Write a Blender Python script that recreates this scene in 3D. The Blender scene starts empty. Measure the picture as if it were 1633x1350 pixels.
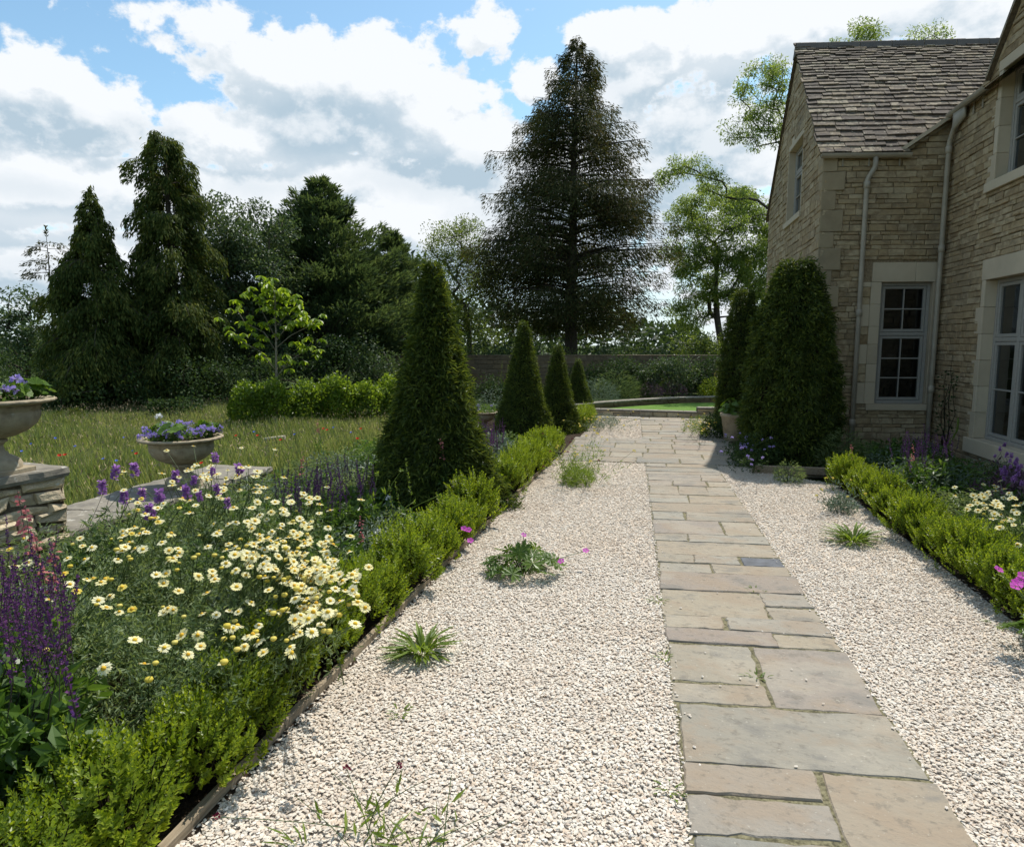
import bpy, math, random
import numpy as np
from mathutils import Vector, Matrix
R_ = math.radians
rng = np.random.default_rng(11)
random.seed(11)
sc = bpy.context.scene

# ------------------------------------------------------------------ camera
F, CX, CY, CAMH = 1060.0, 816.5, 675.0, 1.6          # focal length and centre of the 1633 x 1350 photograph
PITCH, YAW = R_(6.7788), R_(11.7226)
cam_d = bpy.data.cameras.new('camera')
cam = bpy.data.objects.new('camera', cam_d)
sc.collection.objects.link(cam)
cam_d.sensor_fit = 'HORIZONTAL'; cam_d.sensor_width = 36.0; cam_d.lens = F / 1633 * 36
cam_d.clip_start = 0.05; cam_d.clip_end = 2000
cam.location = (0, 0, CAMH)
cam.rotation_euler = (R_(90) - PITCH, 0, YAW)
sc.camera = cam
FW = np.array([-math.sin(YAW) * math.cos(PITCH), math.cos(YAW) * math.cos(PITCH), -math.sin(PITCH)])
RT = np.array([math.cos(YAW), math.sin(YAW), 0.0]); UP = np.cross(RT, FW)
EYE = np.array([0, 0, CAMH])
def ray(px, py): return FW + RT * ((px - CX) / F) + UP * ((CY - py) / F)
def at(px, py, depth): return EYE + ray(px, py) * depth          # the place measured from the photo at a distance
def g(px, py, z=0.0):                                             # ... or at a height
    d = ray(px, py); return EYE + d * ((z - CAMH) / d[2])
def azel(px, py):
    d = ray(px, py); d = d / np.linalg.norm(d)
    return math.atan2(d[0], d[1]), math.asin(d[2])

# ------------------------------------------------------------------ light and sky
SUN_EL, SUN_AZ = R_(58), R_(22)
sd = bpy.data.lights.new('sun', 'SUN'); sd.energy = 4.1; sd.angle = R_(0.53); sd.color = (1.0, 0.955, 0.88)
sun = bpy.data.objects.new('sun', sd); sc.collection.objects.link(sun)
svec = Vector((math.sin(SUN_AZ) * math.cos(SUN_EL), math.cos(SUN_AZ) * math.cos(SUN_EL), math.sin(SUN_EL)))
sun.rotation_euler = svec.to_track_quat('Z', 'Y').to_euler(); sun.location = (6, 12, 20)
sc.view_settings.view_transform = 'Standard'; sc.view_settings.look = 'None'
sc.view_settings.exposure = 0.38; sc.view_settings.gamma = 1.0
try:
    cy = sc.cycles
    cy.max_bounces = 7; cy.diffuse_bounces = 3; cy.glossy_bounces = 3; cy.transmission_bounces = 4
    cy.transparent_max_bounces = 6; cy.caustics_reflective = False; cy.caustics_refractive = False
    cy.sample_clamp_indirect = 6.0
except Exception: pass

class NT:
    """small node-tree writer"""
    def __init__(s, tree): s.t = tree; s.n = tree.nodes; s.l = tree.links
    def new(s, typ, **kw):
        nd = s.n.new(typ)
        for k, v in kw.items(): setattr(nd, k, v)
        return nd
    def put(s, sock, v):
        if v is None: return
        if isinstance(v, (int, float)): sock.default_value = v
        elif isinstance(v, (tuple, list)): sock.default_value = tuple(v) if len(v) != 3 or sock.type != 'RGBA' else (*v, 1)
        else: s.l.new(v, sock)
    def m(s, op, a, b=None, c=None, clamp=False):
        nd = s.new('ShaderNodeMath', operation=op); nd.use_clamp = clamp
        for i, v in enumerate((a, b, c)): s.put(nd.inputs[i], v)
        return nd.outputs[0]
    def ss(s, x, lo, hi, o0=0.0, o1=1.0):
        nd = s.new('ShaderNodeMapRange', interpolation_type='SMOOTHSTEP'); nd.clamp = True
        s.put(nd.inputs[0], x); s.put(nd.inputs[1], lo); s.put(nd.inputs[2], hi); s.put(nd.inputs[3], o0); s.put(nd.inputs[4], o1)
        return nd.outputs[0]
    def mix(s, f, a, b, blend='MIX'):
        nd = s.new('ShaderNodeMix', data_type='RGBA', blend_type=blend)
        s.put(nd.inputs[0], f); s.put(nd.inputs[6], a); s.put(nd.inputs[7], b)
        return nd.outputs[2]
    def noise(s, vec, scale, detail=4, rough=0.55, dist=0.0):
        nd = s.new('ShaderNodeTexNoise'); s.put(nd.inputs['Vector'], vec)
        nd.inputs['Scale'].default_value = scale; nd.inputs['Detail'].default_value = detail
        nd.inputs['Roughness'].default_value = rough; nd.inputs['Distortion'].default_value = dist
        return nd.outputs[0]
    def ramp(s, f, stops, interp='LINEAR'):
        nd = s.new('ShaderNodeValToRGB'); cr = nd.color_ramp; cr.interpolation = interp
        while len(cr.elements) < len(stops): cr.elements.new(0.5)
        for e, (p, c) in zip(cr.elements, stops): e.position = p; e.color = (*c, 1)
        s.put(nd.inputs[0], f); return nd.outputs[0]

world = bpy.data.worlds.new('World'); sc.world = world; world.use_nodes = True
def build_sky():
    T = NT(world.node_tree); T.n.clear()
    out = T.new('ShaderNodeOutputWorld'); bg = T.new('ShaderNodeBackground'); bg.inputs[1].default_value = 0.10
    T.l.new(bg.outputs[0], out.inputs[0])
    sky = T.new('ShaderNodeTexSky', sky_type='NISHITA'); sky.sun_disc = False
    sky.sun_elevation = SUN_EL; sky.sun_rotation = SUN_AZ; sky.air_density = 1.0; sky.dust_density = 0.5; sky.ozone_density = 2.5
    tc = T.new('ShaderNodeTexCoord'); vec = tc.outputs['Generated']
    sp = T.new('ShaderNodeSeparateXYZ'); T.l.new(vec, sp.inputs[0])
    x, y, z = sp.outputs
    az = T.m('ARCTAN2', x, y); el = T.m('ARCSINE', z)
    cb = T.new('ShaderNodeCombineXYZ'); T.put(cb.inputs[0], az); T.put(cb.inputs[1], T.m('MULTIPLY', el, 1.35)); T.put(cb.inputs[2], 0.37)
    ae = cb.outputs[0]
    n3 = T.noise(ae, 2.3, 4, 0.5)
    away = T.ss(T.m('ABSOLUTE', T.m('SUBTRACT', az, -YAW)), 0.72, 1.05)
    above = T.ss(el, 0.5, 0.75)
    fall = T.m('MULTIPLY', T.m('SUBTRACT', n3, 0.55), 3.0)                     # the rest of the sky dome carries broken cloud as well
    fall = T.m('SUBTRACT', fall, T.m('MULTIPLY', T.m('SUBTRACT', 1.0, T.m('MAXIMUM', away, above)), 4.0))
    def blobs(lst, azv, elv):
        cur = None
        for (px, py, rx, ry, w) in lst:
            a0, e0 = azel(px, py); a1, _ = azel(px + rx, py); _, e1 = azel(px, py - ry)
            dx = T.m('MULTIPLY', T.m('SUBTRACT', azv, a0), 1 / abs(a1 - a0)); dy = T.m('MULTIPLY', T.m('SUBTRACT', elv, e0), 1 / abs(e1 - e0))
            v = T.m('MULTIPLY', T.m('SUBTRACT', 1.0, T.m('SQRT', T.m('ADD', T.m('MULTIPLY', dx, dx), T.m('MULTIPLY', dy, dy)))), w)
            cur = v if cur is None else T.m('SMOOTH_MAX', cur, v, 0.12)
        return cur
    BODY = [(60, 150, 150, 95, 1), (175, 185, 95, 62, 1), (455, 110, 110, 72, 1), (585, 130, 150, 95, 1), (690, 190, 130, 95, 1), (520, 210, 200, 110, 1), (380, 235, 150, 75, 1), (770, 240, 90, 75, 1),
            (120, 300, 300, 70, 1.5), (330, 340, 330, 90, 1.8), (640, 360, 400, 120, 1.8), (560, 290, 160, 60, 1.4), (100, 420, 400, 60, 1.0), (-200, 230, 260, 160, 1), (1000, 60, 90, 60, 1), (1150, 75, 190, 100, 1.1), (1330, 50, 250, 95, 1.1), (1600, 40, 330, 120, 1.2),
            (1010, 140, 80, 70, 1), (860, 130, 62, 36, 1), (1130, 235, 200, 105, 1), (960, 300, 260, 110, 1), (785, 52, 66, 50, .42), (345, 25, 46, 32, .28), (30, 8, 80, 34, .3),
            (228, 30, 52, 30, .20), (258, 68, 48, 42, .24), (295, 108, 44, 42, .24), (345, 78, 44, 40, .12), (1300, 400, 500, 130, 1), (2100, 150, 420, 300, 1)]
    def field(da, de):
        """cloud density towards a direction, a little away from the looked-at one"""
        azo, elo = T.m('ADD', az, da), T.m('ADD', el, de)
        cb = T.new('ShaderNodeCombineXYZ'); T.put(cb.inputs[0], azo); T.put(cb.inputs[1], T.m('MULTIPLY', elo, 1.35)); T.put(cb.inputs[2], 0.37)
        v = cb.outputs[0]; n1 = T.noise(v, 7.0, 9, 0.56, 0.15); n2 = T.noise(v, 24.0, 7, 0.6, 0.1); w1 = T.noise(v, 3.6, 3, 0.5)
        azw = T.m('ADD', azo, T.m('MULTIPLY', T.m('SUBTRACT', w1, 0.5), 0.16)); elw = T.m('ADD', elo, T.m('MULTIPLY', T.m('SUBTRACT', n1, 0.5), 0.10))
        base = T.m('MAXIMUM', blobs(BODY, azw, elw), fall)
        dn = T.m('ADD', T.m('MULTIPLY', T.m('SUBTRACT', n1, 0.5), 1.7), T.m('MULTIPLY', T.m('SUBTRACT', n2, 0.5), 1.35))
        return T.m('ADD', base, dn), dn
    dens, dn = field(0.0, 0.0); dup_, _ = field(0.012, 0.030)
    alpha = T.ss(dens, -0.02, 0.20)
    grey = blobs([(70, 200, 150, 45, 1), (230, 205, 90, 35, .8), (530, 205, 150, 65, 1), (690, 285, 200, 50, 1), (400, 300, 200, 30, .6), (60, 300, 200, 26, .7), (1110, 235, 120, 85, 1.2), (1010, 330, 130, 60, .8),
                  (820, 330, 140, 50, .8), (60, 430, 260, 40, .7), (660, 440, 300, 36, .6), (1450, 45, 200, 40, .7), (1180, 150, 120, 30, .5), (1000, 150, 70, 40, .5), (1700, 120, 300, 60, .6)], az, el)
    gm = T.ss(T.m('ADD', grey, T.m('MULTIPLY', dn, 0.7)), -0.7, 0.9)
    rim = T.ss(T.m('SUBTRACT', dens, dup_), -0.30, 0.42)                     # the side turned to the sun is bright, undersides are grey
    gm = T.m('MULTIPLY', T.m('ADD', T.m('MULTIPLY', gm, 0.62), T.m('MULTIPLY', T.m('SUBTRACT', 0.62, rim), 0.80)), T.ss(dens, 0.02, 0.35), clamp=True)
    K = 1 / 0.110
    col = T.mix(gm, tuple(K * v for v in (0.80, 0.83, 0.86)), tuple(K * v for v in (0.41, 0.52, 0.61)))
    blue = T.mix(1.0, sky.outputs[0], (1.36, 1.52, 1.36), 'MULTIPLY')
    blue = T.mix(T.ss(el, 0.02, 0.30, 0.75, 0.0), blue, tuple(K * v for v in (0.62, 0.74, 0.84)))
    T.l.new(T.mix(alpha, blue, col), bg.inputs[0])
build_sky()

# ------------------------------------------------------------------ helpers
COL = sc.collection
def mat(name):
    m = bpy.data.materials.new(name); m.use_nodes = True
    T = NT(m.node_tree); T.n.clear()
    o = T.new('ShaderNodeOutputMaterial'); T.out = o
    return m, T
def coords(T, kind='Object'): return T.new('ShaderNodeTexCoord').outputs[kind]
def island(T): return T.new('ShaderNodeNewGeometry').outputs['Random Per Island']
def princ(T, base, rough=0.6, spec=0.3, bump=None, bstr=0.3, bdist=0.01, metal=0.0):
    p = T.new('ShaderNodeBsdfPrincipled'); T.put(p.inputs['Base Color'], base); T.put(p.inputs['Roughness'], rough)
    p.inputs['Specular IOR Level'].default_value = spec; p.inputs['Metallic'].default_value = metal
    if bump is not None:
        b = T.new('ShaderNodeBump'); b.inputs['Strength'].default_value = bstr; b.inputs['Distance'].default_value = bdist
        T.l.new(bump, b.inputs['Height']); T.l.new(b.outputs[0], p.inputs['Normal'])
    return p.outputs[0]
def leafmat(name, cols, trans=0.4, tcol=None, rough=0.45, spec=0.35, clump=2.5, clamp_amt=0.55):
    """leaf: colours vary from leaf to leaf and from clump to clump; light passes through"""
    m, T = mat(name)
    k = len(cols)
    c = T.ramp(island(T), [(i / max(1, k - 1), cc) for i, cc in enumerate(cols)])
    n = T.noise(coords(T), clump, 2)
    c = T.mix(T.ss(n, 0.35, 0.68, clamp_amt, 0.0), c, cols[0])
    p = princ(T, c, rough, spec)
    tr = T.new('ShaderNodeBsdfTranslucent')
    tint = T.mix(1.0, c, tcol or (1.35, 1.25, 0.7), 'MULTIPLY'); T.l.new(tint, tr.inputs[0])
    mx = T.new('ShaderNodeMixShader'); mx.inputs[0].default_value = trans
    T.l.new(p, mx.inputs[1]); T.l.new(tr.outputs[0], mx.inputs[2]); T.l.new(mx.outputs[0], T.out.inputs[0])
    return m
def petalmat(name, cols, trans=0.3, rough=0.6):
    m, T = mat(name)
    k = len(cols)
    oi = T.new('ShaderNodeObjectInfo').outputs['Random']
    r = T.m('FRACT', T.m('ADD', T.m('MULTIPLY', island(T), 0.5), oi))
    c = T.ramp(r, [(i / max(1, k - 1), cc) for i, cc in enumerate(cols)])
    p = princ(T, c, rough, 0.15)
    tr = T.new('ShaderNodeBsdfTranslucent'); T.l.new(c, tr.inputs[0])
    mx = T.new('ShaderNodeMixShader'); mx.inputs[0].default_value = trans
    T.l.new(p, mx.inputs[1]); T.l.new(tr.outputs[0], mx.inputs[2]); T.l.new(mx.outputs[0], T.out.inputs[0])
    return m
def stonemat(name, cols, nscale=9, rough=0.85, bstr=0.5, bdist=0.012, stain=None, stain_amt=0.5, spec=0.2, rnd=True, lich=None):
    m, T = mat(name)
    k = len(cols); v = coords(T)
    n = T.noise(v, nscale, 6, 0.6)
    f = T.m('ADD', T.m('MULTIPLY', island(T), 0.75), T.m('MULTIPLY', T.m('SUBTRACT', n, 0.37), 0.9), clamp=True) if rnd else T.ss(n, .3, .7)
    c = T.ramp(f, [(i / max(1, k - 1), cc) for i, cc in enumerate(cols)])
    if stain: c = T.mix(T.ss(T.noise(v, 1.1, 5, 0.6), 0.5, 0.7, 0, stain_amt), c, stain)
    if lich: c = T.mix(T.ss(T.noise(v, 13, 5, 0.6), 0.60, 0.68, 0, 0.75), c, lich)
    h = T.m('ADD', n, T.m('MULTIPLY', T.noise(v, nscale * 5, 4, 0.6), 0.45))
    T.l.new(princ(T, c, rough, spec, h, bstr, bdist), T.out.inputs[0])
    return m
def plainmat(name, col, rough=0.5, spec=0.3, nscale=20, var=0.25, metal=0.0, bstr=0.05):
    m, T = mat(name); v = coords(T); n = T.noise(v, nscale, 5)
    c = T.mix(T.ss(n, .3, .7, 0, 1), tuple(a * (1 - var) for a in col), tuple(min(1, a * (1 + var)) for a in col))
    T.l.new(princ(T, c, rough, spec, n, bstr, 0.004, metal), T.out.inputs[0]); return m

class MB:
    """collects geometry; build() links it as ONE mesh object"""
    def __init__(s): s.V = []; s.Fs = []; s.n = 0; s.smooth = []
    def add(s, V, Fc, mi=0, sm=False):
        V = np.asarray(V, dtype=np.float32).reshape(-1, 3)
        if isinstance(Fc, np.ndarray): s.Fs.append((Fc + s.n, mi, sm))
        else:
            by = {}
            for f in Fc: by.setdefault(len(f), []).append(f)
            for k, fl in by.items(): s.Fs.append((np.array(fl, dtype=np.int64) + s.n, mi, sm))
        s.V.append(V); s.n += len(V); return s
    def box(s, lo, hi, mi=0, M=None, bev=0.0):
        x0, y0, z0 = lo; x1, y1, z1 = hi
        if bev <= 0:
            V = np.array([[x0,y0,z0],[x1,y0,z0],[x1,y1,z0],[x0,y1,z0],[x0,y0,z1],[x1,y0,z1],[x1,y1,z1],[x0,y1,z1]], float)
            Fc = [(0,3,2,1),(4,5,6,7),(0,1,5,4),(1,2,6,5),(2,3,7,6),(3,0,4,7)]
        else:
            V = []; idx = {}
            for sx in (0, 1):
                for sy in (0, 1):
                    for sz in (0, 1):
                        c = np.array([(x0, x1)[sx], (y0, y1)[sy], (z0, z1)[sz]], float)
                        sg = np.array([1 - 2 * sx, 1 - 2 * sy, 1 - 2 * sz], float) * bev
                        for a in range(3):
                            p = c + sg; p[a] = c[a]; idx[(sx, sy, sz, a)] = len(V); V.append(p)
            V = np.array(V); Fc = []
            for a in range(3):
                for e in (0, 1):
                    o = [k for k in range(3) if k != a]; q = []
                    for (i, j) in ((0,0),(1,0),(1,1),(0,1)):
                        k = [0,0,0]; k[a] = e; k[o[0]] = i; k[o[1]] = j; q.append(idx[(*k, a)])
                    Fc.append(tuple(q))
            for a in range(3):
                b, c2 = [k for k in range(3) if k != a]
                for i in (0, 1):
                    for j in (0, 1):
                        k0 = [0,0,0]; k0[b] = i; k0[c2] = j; k1 = list(k0); k1[a] = 1
                        Fc.append((idx[(*k0, b)], idx[(*k1, b)], idx[(*k1, c2)], idx[(*k0, c2)]))
            for sx in (0, 1):
                for sy in (0, 1):
                    for sz in (0, 1): Fc.append(tuple(idx[(sx, sy, sz, a)] for a in range(3)))
        if M is not None: V = V @ np.array(M.to_3x3()).T + np.array(M.translation)
        return s.add(V, Fc, mi)
    def tube(s, pts, rad, sides=6, mi=0, cap=True):
        pts = np.asarray(pts, float); n = len(pts)
        rad = np.full(n, rad) if np.isscalar(rad) else np.asarray(rad, float)
        tg = np.gradient(pts, axis=0); tg /= np.linalg.norm(tg, axis=1)[:, None] + 1e-9
        ref = np.array([0, 0, 1.0]) if abs(tg[0][2]) < 0.9 else np.array([1.0, 0, 0])
        a = np.cross(tg[0], ref); a /= np.linalg.norm(a); V = []
        th = np.linspace(0, 2 * np.pi, sides, endpoint=False)
        for i in range(n):
            a = a - tg[i] * (a @ tg[i]); a /= np.linalg.norm(a) + 1e-9; b = np.cross(tg[i], a)
            V.append(pts[i] + rad[i] * (np.cos(th)[:, None] * a + np.sin(th)[:, None] * b))
        V = np.concatenate(V); i = np.arange(n - 1)[:, None] * sides; j = np.arange(sides)[None]; k = (j + 1) % sides
        Q = np.stack([i + j, i + k, i + sides + k, i + sides + j], -1).reshape(-1, 4)
        s.add(V, Q, mi, True)
        if cap:
            s.Fs.append((np.array([list(range(sides))[::-1]]) + s.n - len(V), mi, False))
            s.Fs.append((np.array([list(range(sides))]) + s.n - sides, mi, False))
        return s
    def lathe(s, prof, c=(0, 0, 0), sides=32, mi=0, wob=None):
        th = np.linspace(0, 2 * np.pi, sides, endpoint=False); V = []
        for r, z in prof:
            rr = r * (1 + (wob(th, z) if wob else 0)); V.append(np.stack([c[0] + rr * np.cos(th), c[1] + rr * np.sin(th), np.full(sides, c[2] + z)], -1))
        n = len(prof); V = np.concatenate(V); i = np.arange(n - 1)[:, None] * sides; j = np.arange(sides)[None]; k = (j + 1) % sides
        Q = np.stack([i + j, i + k, i + sides + k, i + sides + j], -1).reshape(-1, 4)
        return s.add(V, Q, mi, True)
    def leaves(s, P, D, N, L, W, fold=0.18, mi=0, mid=0.45, droop=0.0):
        """pointed leaves: P base, D long axis, N facing, L length, W width"""
        P = np.asarray(P, float); D = np.asarray(D, float); N = np.asarray(N, float); n = len(P)
        if n == 0: return s
        L = np.broadcast_to(np.asarray(L, float), (n,))[:, None]; W = np.broadcast_to(np.asarray(W, float), (n,))[:, None]
        D = D / (np.linalg.norm(D, axis=1)[:, None] + 1e-9)
        S = np.cross(D, N); S /= np.linalg.norm(S, axis=1)[:, None] + 1e-9; N = np.cross(S, D)
        m = P + D * L * mid + N * W * fold
        tip = P + D * L - N * L * droop
        V = np.stack([P, m - S * W * 0.5, tip, m + S * W * 0.5], 1).reshape(-1, 3)
        b = np.arange(n)[:, None] * 4
        Q = np.concatenate([b + np.array([[0, 1, 2]]), b + np.array([[0, 2, 3]])], 0)
        return s.add(V, Q, mi)
    def build(s, name, mats, parent=None, loc=None):
        me = bpy.data.meshes.new(name)
        V = np.concatenate(s.V) if s.V else np.zeros((0, 3), np.float32)
        me.vertices.add(len(V)); me.vertices.foreach_set('co', V.astype(np.float32).ravel())
        lv = np.concatenate([f.ravel() for f, _, _ in s.Fs]); sz = np.concatenate([np.full(len(f), f.shape[1]) for f, _, _ in s.Fs])
        st = np.concatenate([[0], np.cumsum(sz)[:-1]])
        me.loops.add(len(lv)); me.loops.foreach_set('vertex_index', lv.astype(np.int32))
        me.polygons.add(len(sz)); me.polygons.foreach_set('loop_start', st.astype(np.int32))
        me.polygons.foreach_set('material_index', np.concatenate([np.full(len(f), mi) for f, mi, _ in s.Fs]).astype(np.int32))
        me.polygons.foreach_set('use_smooth', np.concatenate([np.full(len(f), sm) for f, _, sm in s.Fs]))
        me.update(calc_edges=True); me.validate()
        for m in (mats if isinstance(mats, (list, tuple)) else [mats]): me.materials.append(m)
        o = bpy.data.objects.new(name, me); COL.objects.link(o)
        if parent is not None: o.parent = parent
        if loc is not None: o.location = loc
        return o
def tag(o, label, cat, group=None):
    o['label'] = label; o['category'] = cat
    if group: o['group'] = group
    return o
def thing(name, label, cat, loc=(0, 0, 0), rz=0.0, group=None):
    o = bpy.data.objects.new(name, None); COL.objects.link(o); o.empty_display_size = 0.1
    o.location = tuple(float(v) for v in loc); o.rotation_euler = (0, 0, rz)
    return tag(o, label, cat, group)
def kind(o, k, label=None):
    o['kind'] = k
    if label: o['label'] = label
    return o
def dup(root, loc, rz=0.0, scale=1.0, label=None, group=None):
    r = root.copy(); COL.objects.link(r); r.location = tuple(float(v) for v in loc); r.rotation_euler = (0, 0, rz)
    r.scale = (scale,) * 3 if np.isscalar(scale) else scale
    if label: r['label'] = label
    if group: r['group'] = group
    for ch in [c for c in COL.objects if c.parent == root]:
        c = ch.copy(); COL.objects.link(c); c.parent = r
    return r
def unit(v): return v / (np.linalg.norm(v, axis=-1, keepdims=True) + 1e-9)
def rdir(n, up=0.0):
    v = rng.normal(size=(n, 3)); v = unit(v); v[:, 2] += up; return unit(v)
ORD = ['first', 'second', 'third', 'fourth', 'fifth', 'sixth', 'seventh', 'eighth', 'ninth', 'tenth', 'eleventh', 'twelfth', 'thirteenth', 'fourteenth',
       'fifteenth', 'sixteenth', 'seventeenth', 'eighteenth', 'nineteenth', 'twentieth', 'twenty-first', 'twenty-second', 'twenty-third', 'twenty-fourth', 'twenty-fifth', 'twenty-sixth', 'twenty-seventh', 'twenty-eighth', 'twenty-ninth', 'thirtieth', 'thirty-first', 'thirty-second', 'thirty-third', 'thirty-fourth']
# ------------------------------------------------------------------ ground, gravel, path, lawn
def sheet(name, poly, z, m, k='structure'):
    b = MB(); b.add([(x, y, z) for x, y in poly], [tuple(range(len(poly)))]); return kind(b.build(name, m), k)
m_soil, T = mat('soil'); v = coords(T); n = T.noise(v, 14, 8, .65)
T.l.new(princ(T, T.ramp(n, [(.3, (.022, .015, .010)), (.6, (.06, .042, .028)), (.75, (.10, .075, .05))]), .95, .1, T.m('ADD', n, T.noise(v, 60, 4)), .9, .03), T.out.inputs[0])
m_turf, T = mat('turf'); v = coords(T); n = T.noise(v, 3.5, 8, .65)
T.l.new(princ(T, T.ramp(n, [(.3, (.030, .048, .012)), (.55, (.055, .080, .020)), (.75, (.10, .105, .035))]), .95, .1, T.noise(v, 50, 4), .8, .03), T.out.inputs[0])
m_lawn, T = mat('mown_lawn'); v = coords(T); n = T.noise(v, 5, 8, .7)
T.l.new(princ(T, T.ramp(n, [(.3, (.075, .15, .018)), (.7, (.13, .23, .035))]), .9, .15, T.noise(v, 120, 3), .5, .02), T.out.inputs[0])
sheet('ground', [(-700, -300), (700, -300), (700, 900), (-700, 900)], -0.05, m_turf)
sheet('flower_bed_soil', [(-4.3, -1), (-1.42, -1), (-1.42, 3), (-1.36, 6), (-1.28, 9), (-1.15, 12), (-1.15, 15.4), (-4.3, 15.4)], 0.008, m_soil)
sheet('house_bed_soil', [(2.09, -1), (4.1, -1), (4.1, 10.6), (2.36, 10.6), (2.36, 12.6), (1.32, 12.6), (1.32, 8.75), (2.09, 8.55)], 0.012, m_soil)

def EL(y): return float(np.interp(y, [0, 3, 6, 9, 12, 15], [-1.45, -1.47, -1.385, -1.30, -1.17, -1.15]))
def PL(y): return 0.217 - 0.028 * y
def PR(y): return 1.12 - 0.026 * y
def ER(y): return float(np.interp(y, [0, 8.5, 8.75, 11.5, 15], [2.10, 2.08, 1.32, 1.25, 1.1]))

m_gbase, T = mat('gravel_bed'); v = coords(T); n = T.new('ShaderNodeTexVoronoi'); n.inputs['Scale'].default_value = 75; T.l.new(v, n.inputs['Vector'])
vc = T.new('ShaderNodeSeparateColor'); T.l.new(n.outputs['Color'], vc.inputs[0])
T.l.new(princ(T, T.ramp(vc.outputs[0], [(0, (.42, .34, .26)), (.5, (.58, .49, .39)), (1, (.70, .62, .51))]), .9, .2, n.outputs['Distance'], .8, -.01), T.out.inputs[0])
m_stone, T = mat('gravel_chippings'); oi = T.new('ShaderNodeObjectInfo').outputs['Random']
c = T.ramp(oi, [(0, (.67, .605, .51)), (.22, (.60, .53, .435)), (.42, (.70, .65, .57)), (.56, (.54, .435, .33)), (.66, (.68, .62, .53)), (.78, (.47, .37, .285)), (.84, (.68, .605, .495)), (.93, (.38, .325, .27)), (.96, (.71, .66, .57)), (1, (.60, .51, .405))])
n = T.noise(coords(T), 3, 4); lc = T.new('ShaderNodeObjectInfo').outputs['Location']; c = T.mix(T.ss(T.noise(lc, 1.3, 4), .48, .68, 0, .40), c, (.50, .40, .30))
T.l.new(princ(T, c, .75, .3, n, .3, .1), T.out.inputs[0])
def gravel():
    b = MB(); ys = np.concatenate([np.arange(0.9, 6, .5), np.arange(6, 15.3, .7)]); dens = []
    def quad(x0, x1, X0, X1, y0, y1):
        b.add([(x0, y0, 0), (x1, y0, 0), (X1, y1, 0), (X0, y1, 0)], [(0, 1, 2, 3)])
        d = np.hypot(y0, 1.2); dens.append(11000 if d < 3.2 else 8600 if d < 5 else 5200 if d < 8 else 3000)
    for y0, y1 in zip(ys[:-1], ys[1:]):
        if not (9.05 < y0 and y1 < 11.4):
            quad(EL(y0) + .02, PL(y0) + .01, EL(y1) + .02, PL(y1) + .01, y0, y1)
        quad(PR(y0) - .01, ER(y0) + .03, PR(y1) - .01, ER(y1) + .03, y0, y1)
    o = b.build('gravel', [m_gbase, m_stone])
    at_ = o.data.attributes.new('dens', 'FLOAT', 'FACE'); at_.data.foreach_set('value', np.array(dens, np.float32))
    kind(o, 'stuff', 'pale cream and buff gravel chippings either side of the flagstone path')
    t = bpy.data.node_groups.new('gravel_scatter', 'GeometryNodeTree')
    t.interface.new_socket('Geometry', in_out='INPUT', socket_type='NodeSocketGeometry'); t.interface.new_socket('Geometry', in_out='OUTPUT', socket_type='NodeSocketGeometry')
    N, L = t.nodes, t.links
    gi, go = N.new('NodeGroupInput'), N.new('NodeGroupOutput')
    d = N.new('GeometryNodeDistributePointsOnFaces'); na = N.new('GeometryNodeInputNamedAttribute'); na.data_type = 'FLOAT'; na.inputs[0].default_value = 'dens'
    L.new(gi.outputs[0], d.inputs['Mesh']); L.new(na.outputs[0], d.inputs['Density'])
    jg = N.new('GeometryNodeGeometryToInstance')
    for k in range(5):
        ic = N.new('GeometryNodeMeshIcoSphere'); ic.inputs['Radius'].default_value = .0081; ic.inputs['Subdivisions'].default_value = 1
        sp = N.new('GeometryNodeSetPosition'); rv = N.new('FunctionNodeRandomValue'); rv.data_type = 'FLOAT_VECTOR'
        rv.inputs[0].default_value = (-.0034,) * 3; rv.inputs[1].default_value = (.0034,) * 3; rv.inputs['Seed'].default_value = k
        L.new(ic.outputs[0], sp.inputs['Geometry']); L.new(rv.outputs[0], sp.inputs['Offset'])
        sm = N.new('GeometryNodeSetMaterial'); sm.inputs['Material'].default_value = m_stone; L.new(sp.outputs[0], sm.inputs[0]); L.new(sm.outputs[0], jg.inputs[0])
    ip = N.new('GeometryNodeInstanceOnPoints'); ip.inputs['Pick Instance'].default_value = True
    L.new(d.outputs['Points'], ip.inputs['Points']); L.new(jg.outputs[0], ip.inputs['Instance'])
    rr = N.new('FunctionNodeRandomValue'); rr.data_type = 'FLOAT_VECTOR'; rr.inputs[0].default_value = (-.22, -.22, 0); rr.inputs[1].default_value = (.22, .22, 6.28); rr.inputs['Seed'].default_value = 21
    L.new(rr.outputs[0], ip.inputs['Rotation'])
    rs = N.new('FunctionNodeRandomValue'); rs.data_type = 'FLOAT_VECTOR'; rs.inputs[0].default_value = (.60, .45, .26); rs.inputs[1].default_value = (1.35, 1.0, .52); rs.inputs['Seed'].default_value = 22
    L.new(rs.outputs[0], ip.inputs['Scale'])
    tr = N.new('GeometryNodeTranslateInstances'); rz = N.new('FunctionNodeRandomValue'); rz.data_type = 'FLOAT_VECTOR'; rz.inputs[0].default_value = (0, 0, .001); rz.inputs[1].default_value = (0, 0, .011); rz.inputs['Seed'].default_value = 5
    tr.inputs['Local Space'].default_value = False
    L.new(ip.outputs[0], tr.inputs['Instances']); L.new(rz.outputs[0], tr.inputs['Translation'])
    j = N.new('GeometryNodeJoinGeometry'); L.new(gi.outputs[0], j.inputs[0]); L.new(tr.outputs[0], j.inputs[0]); L.new(j.outputs[0], go.inputs[0])
    md = o.modifiers.new('gravel_scatter', 'NODES'); md.node_group = t
gravel()

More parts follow.
